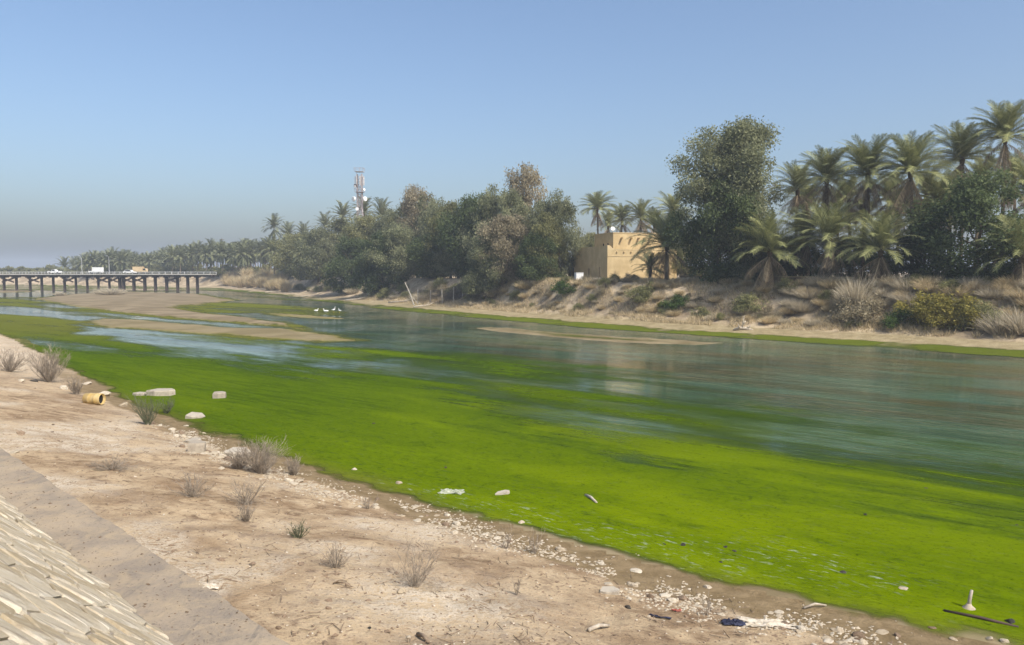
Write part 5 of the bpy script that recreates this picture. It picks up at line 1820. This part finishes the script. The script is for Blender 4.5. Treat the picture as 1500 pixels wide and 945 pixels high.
named = [('pale', 'white rock behind the yellow barrel', 153, 580, 22), ('pale', 'white rock right of the yellow barrel', 181, 596, 20),
         ('flat', 'pale rock uphill of the yellow barrel', 127, 563, 20), ('pale', 'pale rock left of the yellow barrel', 93, 570, 15),
         ('pale', 'small white stone at the foot of the tall dry bush', 31, 559, 10), ('black', 'dark stone beside the tall dry bush', 50, 559, 11),
         ('flat', 'flat white stone at the path edge', 22, 663, 18), ('pale', 'white stone where the path leaves the photo', 54, 660, 10),
         ('brown', 'brown clod on the sand left of the low brush', 30, 636, 13),
         ('pale', 'pale stone at the mud edge above the green sprig', 519, 689, 12), ('pale', 'pale stone at the algae edge above the rubble', 584, 709, 12),
         ('pale', 'pale stone at the water line right of the rubble', 764, 767, 12), ('pale', 'stone in the rubble below the white board', 666, 782, 13),
         ('pale', 'round pale stone at the right end of the pale crust', 822, 806, 17), ('flat', 'flat stone left of the thin shore twig', 728, 789, 15),
         ('pale', 'pale stone at the foot of the largest dry bush', 588, 867, 17), ('brown', 'dark clod left of the largest dry bush', 481, 892, 12),
         ('brown', 'brown clod at the bottom left of the sand', 408, 921, 11), ('black', 'black clod below the dark clod', 541, 921, 9),
         ('pale', 'grey pebble at the bottom edge', 598, 935, 13), ('black', 'black object on the sand near the rubble', 920, 891, 11),
         ('black', 'left dark stone in a ring of white scum', 974, 799, 9), ('black', 'second dark stone in the white scum', 1000, 800, 12),
         ('black', 'dark stone in the algae, upper one of a pair', 1062, 803, 10), ('black', 'dark stone in the algae, lower one of a pair', 1077, 809, 10),
         ('black', 'dark stone just below the pair in the algae', 1056, 825, 8), ('pale', 'pale stone with dark side at the mud edge', 1037, 861, 15),
         ('black', 'dark stone on the long white scum streak', 1234, 840, 13), ('flat', 'white lump at the end of the scum streak', 1324, 864, 18),
         ('black', 'black stone ringed white at the right edge', 1479, 913, 20), ('brown', 'brown stone at the algae edge', 1366, 921, 13),
         ('brown', 'brown stone on the mud at the lower right', 1315, 932, 12), ('pale', 'grey stone at the lower right corner', 1450, 937, 14),
         ('pale', 'grey stone nearest the lower right corner', 1472, 940, 16), ('flat', 'small white stone at the lower right', 1397, 937, 14),
         ('black', 'black speck stone in the open algae at the middle', 547, 621, 6), ('black', 'dark stone far out at the right in the algae', 1357, 716, 7),
         ('black', 'dark stone in the algae near the right edge', 1490, 770, 6), ('black', 'dark stick-like stone in the algae', 1268, 755, 8),
         ('black', 'tiny dark stone above the white foam', 652, 686, 7), ('flat', 'flat white stone below the mud edge', 932, 837, 20)]
for i, (k, lab, px, py, w) in enumerate(named):
    put_rock(k, lab, px, py, w, 1500 + i)

# rubble strip: loose stones one can pick out, then gravel
strip_px = [(225, 622), (262, 632), (300, 662), (360, 682), (480, 722), (560, 738), (640, 760), (740, 795), (850, 828), (930, 858), (1000, 884), (1100, 908), (1200, 928), (1260, 940)]
sw = [ground_at(a, b)[:2] for a, b in strip_px]
cum = np.concatenate([[0], np.cumsum([math.dist(a, b) for a, b in zip(sw, sw[1:])])])
g = random.Random(77)
spots = []
for i in range(190):
    u = g.uniform(0, 1) ** 1.25
    d = (1 - u) * cum[-1]
    x = float(np.interp(d, cum, [p[0] for p in sw])) + g.gauss(0, 0.35)
    y = float(np.interp(d, cum, [p[1] for p in sw])) + g.gauss(0, 0.40)
    spots.append((x, y))
spot_xy = np.array(spots)
sz = np.maximum(terrain(spot_xy)[0], 0)
for i, (x, y) in enumerate(spots):
    k = g.choice(['pale', 'pale', 'flat', 'flat', 'flat', 'brown'])
    w = g.uniform(0.07, 0.24) * (1.0 if y < 22 else 1.5)
    where = 'beside the big dry bush at the algae edge' if y > 24 else 'along the pale crust in the middle of the shore' if y > 17.5 else 'at the lower right of the shore'
    o = link('rubble_stone', RK[k][g.randrange(5)], None, (x, y, sz[i] + w * 0.05), g.uniform(0, 6.28), (w * 1.2, w, w))
    tag(o, {'pale': 'pale angular', 'flat': 'flat pale', 'brown': 'small brown'}[k] + ' rubble stone ' + where, 'stone', {'pale': 'angular', 'flat': 'flat', 'brown': 'brown'}[k] + ' rubble ' + where)

# gravel (stuff)
def scatter_gravel(name, label, P, size, mat, seed):
    gg = np.random.default_rng(seed)
    base = np.array([(1, 0, 0), (-1, 0, 0), (0, 1, 0), (0, -1, 0), (0, 0, .7), (0, 0, -.7)], float)
    fc_ = np.array([(0, 2, 4), (2, 1, 4), (1, 3, 4), (3, 0, 4), (2, 0, 5), (1, 2, 5), (3, 1, 5), (0, 3, 5)])
    n = len(P)
    z = np.maximum(terrain(P)[0], 0)
    V = base[None] * gg.uniform(0.5, 1.2, (n, 6, 1)) + gg.normal(size=(n, 6, 3)) * 0.15
    a = gg.uniform(0, 6.28, n); c, s = np.cos(a), np.sin(a)
    V = np.stack([V[..., 0] * c[:, None] - V[..., 1] * s[:, None], V[..., 0] * s[:, None] + V[..., 1] * c[:, None], V[..., 2] * 0.6], -1)
    V = V * size[:, None, None] + np.column_stack([P, z + size * 0.15])[:, None, :]
    F = (fc_[None] + (np.arange(n) * 6)[:, None, None]).reshape(-1, 3)
    return tag(link(name, np_mesh(name, V.reshape(-1, 3), F, mat)), label, 'gravel', kind='stuff')


gg = np.random.default_rng(9)
n = 7000
d = (1 - gg.uniform(0, 1, n) ** 1.2) * cum[-1]
Pg = np.stack([np.interp(d, cum, [p[0] for p in sw]) + gg.normal(size=n) * 0.55, np.interp(d, cum, [p[1] for p in sw]) + gg.normal(size=n) * 0.55], 1)
kp = fbm(Pg[:, 0] * 1.1, Pg[:, 1] * 1.1, 3, 19) > 0.47
scatter_gravel('pale_gravel', 'pale gravel and shell grit strewn along the rubble strip', Pg[kp], gg.uniform(0.010, 0.052, n)[kp], M_pale, 1)
n = 9000
pxs = gg.uniform(-0.7, 0.5, n); Ys = 9 + 45 * gg.uniform(0, 1, n) ** 1.8
Pg = np.stack([pxs * Ys, Ys], 1)
_, dn_, _, _ = terrain(Pg)
dl_ = sdist(Pg, LEDGE_POLY)
Pg = Pg[(dn_ > 0.6) & (dl_ < -0.15)]
Pp = Pg[::3] + 0.013
scatter_gravel('pale_grit', 'scattered pale pebbles on the dry sand', Pp, gg.uniform(0.008, 0.030, len(Pp)) * np.where(gg.uniform(0, 1, len(Pp)) > 0.95, 1.8, 1), M_pale, 3)
scatter_gravel('brown_gravel', 'scattered brown clods and grit on the dry sand', Pg, gg.uniform(0.008, 0.036, len(Pg)) * np.where(gg.uniform(0, 1, len(Pg)) > 0.93, 2.2, 1), M_brown, 2)

pp = []
for (ax_, ay_), (bx_, by_) in zip(LEDGE_R[2:5], LEDGE_R[3:5]):
    k = 450
    t = gg.uniform(0, 1, k); w_ = LEDGE_W * (gg.uniform(0, 1, k) ** 0.7)
    L_ = math.hypot(bx_ - ax_, by_ - ay_)
    nx_, ny_ = -(by_ - ay_) / L_, (bx_ - ax_) / L_
    pp.append(np.stack([ax_ + (bx_ - ax_) * t + nx_ * w_, ay_ + (by_ - ay_) * t + ny_ * w_], 1))
pp = np.vstack(pp)
gravel_base = terrain


def scatter_on(z0):
    return lambda P: (np.full(len(P), z0), None, None, None)


terrain = scatter_on(LEDGE_Z + 0.01)
scatter_gravel('path_grit', 'grit and small clods lying on the concrete path', pp, gg.uniform(0.006, 0.022, len(pp)) * np.where(gg.uniform(0, 1, len(pp)) > 0.94, 2.0, 1), M_brown, 6)
terrain = gravel_base

# dead twig litter on the sand
n_t = 2600
tx_ = gg.uniform(-0.62, 0.35, n_t); ty_ = 9.5 + 30 * gg.uniform(0, 1, n_t) ** 1.6
Pt = np.stack([tx_ * ty_, ty_], 1)
zt_, dnt, _, _ = terrain(Pt)
okt = (dnt > 0.8) & (sdist(Pt, LEDGE_POLY) < -0.1) & (fbm(Pt[:, 0] * 0.6, Pt[:, 1] * 0.6, 3, 91) > 0.46)
Pt = Pt[okt]; zt_ = zt_[okt]; n_t = len(Pt)
a_ = gg.uniform(0, 6.28, n_t); l_ = gg.uniform(0.03, 0.16, n_t)
dt = np.stack([np.cos(a_) * l_, np.sin(a_) * l_, gg.uniform(-0.01, 0.03, n_t)], 1)
st2_ = np.stack([-np.sin(a_), np.cos(a_), np.zeros(n_t)], 1) * 0.005
B_ = np.column_stack([Pt, zt_ + 0.012])
Vt = np.stack([B_ - dt - st2_, B_ - dt + st2_, B_ + dt + st2_, B_ + dt - st2_, B_ - dt + [0, 0, .009], B_ + dt + [0, 0, .009]], 1).reshape(-1, 3)
ot = (np.arange(n_t) * 6)[:, None]
Ft = np.concatenate([ot + np.array([[0, 4, 5, 3]]), ot + np.array([[4, 1, 2, 5]])])
tag(link('twig_litter', np_mesh('twig_litter', Vt, Ft, M_wood)), 'dead twig litter scattered over the dry sand', 'litter', kind='stuff')

# ================================================================== NEAR BANK: dry bushes
M_twig = plain('dry_grey_twig', (0.21, 0.175, 0.135), (0.35, 0.295, 0.23), 8, 0.95, 0.0)
M_twigg = plain('dusty_green_twig', (0.085, 0.095, 0.055), (0.16, 0.165, 0.10), 8, 0.95, 0.0)


def twig_mesh(seed, stems=16, h=1.0, spread=0.55, mat=None, twigs=5, r=0.011, litter=0):
    g = random.Random(seed)
    m = MB()
    for k in range(stems):
        a = g.uniform(0, 6.28); tilt = spread * g.uniform(0.15, 1.25)
        d = Vector((math.cos(a) * math.sin(tilt), math.sin(a) * math.sin(tilt), math.cos(tilt)))
        L = h * g.uniform(0.45, 1.0)
        b = Vector((math.cos(a), math.sin(a), 0)) * g.uniform(0, 0.07)
        p1 = b + d * L * 0.4 + Vector((g.uniform(-.05, .05), g.uniform(-.05, .05), 0))
        p2 = b + d * L * 0.75 + Vector((g.uniform(-.07, .07), g.uniform(-.07, .07), 0.04))
        p3 = b + d * L + Vector((g.uniform(-.10, .10), g.uniform(-.10, .10), 0.09))
        P4 = [b, p1, p2, p3]
        m.tube(P4, [r, r * 0.8, r * 0.6, r * 0.3], 4, False)
        for j in range(twigs):
            t = g.uniform(0.25, 0.95)
            q = P4[int(t * 3)].lerp(P4[min(3, int(t * 3) + 1)], t * 3 % 1)
            e = (d + Vector((g.gauss(0, .55), g.gauss(0, .55), g.uniform(0, .5)))).normalized()
            l2 = L * g.uniform(0.12, 0.36)
            q2 = q + e * l2
            m.tube([q, q + e * l2 * 0.5 + Vector((0, 0, .01)), q2], [r * 0.55, r * 0.45, r * 0.22], 3, False)
            for i2 in range(2):
                e2 = (e + Vector((g.gauss(0, .7), g.gauss(0, .7), g.uniform(-.1, .5)))).normalized()
                q3 = q.lerp(q2, g.uniform(.4, .95))
                m.tube([q3, q3 + e2 * l2 * 0.45], [r * 0.35, r * 0.18], 3, False)
    for k in range(litter):
        a = g.uniform(0, 6.28); rr_ = h * 0.65 * math.sqrt(g.uniform(0, 1))
        p = Vector((rr_ * math.cos(a), rr_ * math.sin(a), g.uniform(0.0, 0.09) * h))
        e = Vector((g.gauss(0, 1), g.gauss(0, 1), g.gauss(0, .25))).normalized()
        m.tube([p, p + e * g.uniform(.08, .22) * h], [r * .5, r * .25], 3, False)
    return m.mesh('twigs', mat)


def twig_bush(label, px, py, hpx, wpx, seed, stems=18, spread=0.6, green=False, litter=60, twigs=5, name='dry_bush'):
    x, y, z = ground_at(px, py)
    h = hpx * y / FPX; w = wpx * y / FPX
    k = w / (2 * 1.0 * math.sin(min(1.4, spread * 1.1)))
    me = twig_mesh(seed, int(stems * 1.5), 1.0, spread, M_twigg if green else M_twig, twigs, 0.0052 * (y / 14) ** 0.8 / k, litter)
    k = w / (2 * 1.0 * math.sin(min(1.4, spread * 1.1)))
    t = root(name, label, 'bush', (x, y, z - 0.02), seed * 1.3, 'dry bushes of the near bank', (k, k, h))
    link('twigs', me, t)
    link('root_stock', MB().tube([(0, 0, -0.05), (0.01, 0, 0.03), (0, 0.01, 0.10)], [0.05, 0.045, 0.02], 6).mesh('root_stock', M_twig), t)
    return t


twig_bush('tall grey dry bush at the left edge of the shore', 72, 560, 48, 62, 1, 60, 0.55, litter=120, twigs=6)
twig_bush('low grey brush at the far left edge', 14, 545, 34, 60, 2, 44, 0.8, litter=80)
twig_bush('grey dry bush between tall bush and barrel', 112, 578, 28, 34, 3, 30, 0.6)
twig_bush('low spreading brush across the sand left of centre', 165, 688, 20, 96, 4, 60, 1.25, litter=200)
twig_bush('thin greenish weeds by the largest slab', 216, 622, 44, 52, 5, 40, 0.45, True, 40, 3)
twig_bush('thin pale weeds right of the largest slab', 244, 606, 24, 34, 6, 26, 0.45, True, 20, 3)
twig_bush('biggest grey dry bush at the algae edge', 382, 694, 48, 78, 7, 70, 0.6, litter=160, twigs=6)
twig_bush('dense grey brush in front of the broken slab', 350, 686, 30, 60, 8, 50, 0.9, litter=120)
twig_bush('pale weeds right of the biggest dry bush', 430, 696, 30, 42, 9, 36, 0.5, False, 40, 3)
twig_bush('low dry bush on the sand above the double bush', 283, 728, 38, 64, 10, 34, 0.95, litter=80)
twig_bush('upper bush of the double dry bush', 362, 738, 46, 80, 11, 26, 0.85, litter=110)
twig_bush('lower bush of the double dry bush', 361, 764, 36, 46, 12, 22, 0.75, litter=50)
twig_bush('small dusty green sprig on the sand', 437, 788, 26, 44, 13, 26, 0.85, True, 30, 6)
twig_bush('round open dry bush left of the largest one', 492, 831, 38, 66, 14, 24, 0.85, litter=50)
twig_bush('largest dry bush with tall bare stems in the foreground', 607, 860, 66, 92, 15, 22, 0.62, litter=330, twigs=6)
twig_bush('left thin twig clump on the rubble strip', 742, 804, 32, 20, 16, 10, 0.35, False, 10, 3)
twig_bush('right thin twig clump on the rubble strip', 783, 811, 38, 32, 17, 12, 0.45, False, 12, 3)
twig_bush('thin upright twig on the sand right of the largest bush', 757, 872, 36, 18, 18, 6, 0.35, False, 14, 3)
twig_bush('reddish forked twig by the white plastic sheet', 1036, 901, 42, 34, 19, 6, 0.6, False, 10, 2)
twig_bush('tiny dry tuft on the mud above the pale crust', 540, 745, 22, 30, 20, 14, 0.6, False, 20, 3)

# ================================================================== NEAR BANK: litter
M_drum = plain('faded_yellow_plastic', (0.42, 0.29, 0.10), (0.50, 0.38, 0.19), 3, 0.55, 0.1, 0.01)
x, y, z = ground_at(138, 592)
k = 27 * y / FPX / 0.92
drum = root('yellow_barrel', 'faded yellow barrel lying on its side with a dark open end', 'barrel', (x, y, z + 0.26 * k), R(-8), None, (k, k, k))
Mx = Matrix.Rotation(math.pi / 2, 4, 'Y')
link('shell', MB().lathe([(0.27, -0.45), (0.29, -0.43), (0.29, -0.2), (0.305, -0.18), (0.29, -0.15), (0.29, 0.15), (0.305, 0.18), (0.29, 0.2), (0.29, 0.43), (0.28, 0.45), (0.25, 0.45), (0.25, 0.2)], 20, Mx).mesh('shell', M_drum, True), drum)
link('mouth_shade_disc', MB().lathe([(0.0, 0.0), (0.25, 0.0), (0.25, 0.012), (0.0, 0.012)], 20, Matrix.Translation((0.30, 0, 0)) @ Mx).mesh('mouth_shade_disc', M_dark), drum)  # near-black disc stands in for the shade inside the barrel


def stick(label, p0, p1, r, mat, name='stick', lift=0.03, bend=0.04):
    a = Vector(ground_at(*p0)); b = Vector(ground_at(*p1))
    m_ = a.lerp(b, 0.5) + Vector((0, 0, bend))
    o = a.copy()
    t = link(name, MB().tube([Vector((0, 0, lift)), m_ - o + Vector((0, 0, lift)), b - o + Vector((0, 0, lift))], [r, r * 0.95, r * 0.7], 7).mesh(name, mat, True), None, o)
    return tag(t, label, 'stick')


stick('short pale stick lying in the algae', (858, 727), (874, 738), 0.045, M_drift)
stick('long dark stick lying in the algae at the lower right', (1382, 897), (1492, 921), 0.03, M_steel, bend=0.02)
stick('dark wood splinter at the bottom edge of the photo', (612, 932), (628, 944), 0.03, M_wood)
stick('half buried driftwood piece on the sand below the rubble', (862, 926), (892, 919), 0.035, M_drift, 'driftwood')
stick('bent white root on the mud at the lower right', (1177, 893), (1210, 889), 0.022, M_drift, 'root', bend=0.06)
stick('thin dead stick on the sand below the double bush', (488, 857), (508, 854), 0.012, M_wood)
stick('thin branch on the sand by the largest bush', (492, 856), (516, 862), 0.012, M_wood)

x, y, z = ground_at(1419, 893)
st_ = root('wooden_stake', 'short pale stake standing upright in the algae at the right', 'stake', (x, y, 0.0))
hs = 30 * y / FPX
link('shaft', MB().tube([(0, 0, -0.15), (0.01, 0, hs * 0.5), (0.045, 0, hs)], [0.045, 0.035, 0.026], 8).mesh('shaft', M_drift, True), st_)
link('root_collar', MB().lathe([(0.16, -0.03), (0.12, 0.03), (0.06, 0.08), (0.04, 0.12)], 12).mesh('root_collar', M_pale, True), st_)


def crumpled(name, label, cat, px, py, wpx, dm, hm, mat, seed, rz=0.0):
    """crumpled sheet of plastic or cloth with real folds and thickness"""
    gq = np.random.default_rng(seed)
    x, y, z = ground_at(px, py)
    w = wpx * y / FPX
    nx, ny = 26, 16
    u, v = np.meshgrid(np.linspace(-1, 1, nx), np.linspace(-1, 1, ny), indexing='ij')
    ed = 1 + 0.6 * (fbm(u * 2.6 + 7, v * 2.6 + seed, 4, seed) - 0.5) * 2
    X = u * ed * w / 2; Y = v * ed * dm / 2
    Z = hm * np.abs(fbm(u * 2.2 + seed, v * 3.1, 4, seed + 1) - 0.42) * 2.4 * (1 - 0.6 * np.maximum(u ** 4, v ** 4))
    P = np.stack([X + 0.0, Y, Z + 0.012], -1).reshape(-1, 3)
    a = rz
    P[:, :2] = P[:, :2] @ np.array([[math.cos(a), math.sin(a)], [-math.sin(a), math.cos(a)]])
    gzz = terrain(P[:, :2] + np.array([x, y]))[0]
    P[:, 2] += np.maximum(gzz, 0) - z + 0.01
    i, j = np.meshgrid(np.arange(nx - 1), np.arange(ny - 1), indexing='ij')
    F = np.stack([i * ny + j, (i + 1) * ny + j, (i + 1) * ny + j + 1, i * ny + j + 1], -1).reshape(-1, 4)
    o = link(name, np_mesh(name, P, F, mat, False), None, (x, y, z))
    md = o.modifiers.new('thickness', 'SOLIDIFY'); md.thickness = 0.006
    return tag(o, label, cat)


M_plastic = plain('dirty_white_plastic', (0.40, 0.34, 0.25), (0.56, 0.50, 0.41), 9, 0.5, 0.3, 0.01)
M_foam = plain('bleached_foam', (0.24, 0.27, 0.17), (0.46, 0.46, 0.38), 18, 0.9, 0.5, 0.02)
M_cloth = plain('blue_black_cloth', (0.018, 0.02, 0.035), (0.05, 0.055, 0.09), 6, 0.9, 0.3, 0.01)
M_red = plain('faded_red_cloth', (0.30, 0.08, 0.06), (0.36, 0.15, 0.11), 6, 0.9, 0.3, 0.01)
crumpled('plastic_sheet', 'dirty white plastic sheet on the mud at the bottom right', 'litter', 1124, 915, 72, 0.45, 0.07, M_plastic, 3)
crumpled('dark_cloth', 'blue black crumpled cloth left of the white plastic sheet', 'litter', 1074, 915, 34, 0.28, 0.10, M_cloth, 4, 0.3)
crumpled('red_cloth', 'scrap of faded red cloth on the rubble strip', 'litter', 991, 896, 13, 0.10, 0.04, M_red, 5)
crumpled('blue_cloth', 'narrow strip of dark cloth below the red scrap', 'litter', 968, 906, 30, 0.10, 0.04, M_cloth, 6, -0.2)
crumpled('foam_scrap', 'bleached white foam scrap at the algae edge', 'litter', 661, 722, 34, 0.45, 0.10, M_foam, 7)
crumpled('paper_scrap', 'pale scrap lying beside the concrete path', 'litter', 305, 862, 26, 0.22, 0.06, M_plastic, 9, 0.4)

# ================================================================== HAZE
M_haze = bpy.data.materials.new('haze_air')
M_haze.use_nodes = True
hn = M_haze.node_tree
hn.nodes.remove(hn.nodes['Principled BSDF'])
pvn = hn.nodes.new('ShaderNodeVolumePrincipled')
pvn.inputs['Density'].default_value = 0.00055
pvn.inputs['Color'].default_value = (0.72, 0.80, 0.90, 1)
pvn.inputs['Anisotropy'].default_value = 0.0
hn.links.new(pvn.outputs[0], hn.nodes['Material Output'].inputs['Volume'])
HS = 2750
haze = tag(link('haze', MB().box(-HS, HS, -HS, HS, -2.5, 42).mesh('haze', M_haze)), 'pale dusty haze hanging over the whole river valley', 'haze', kind='stuff')
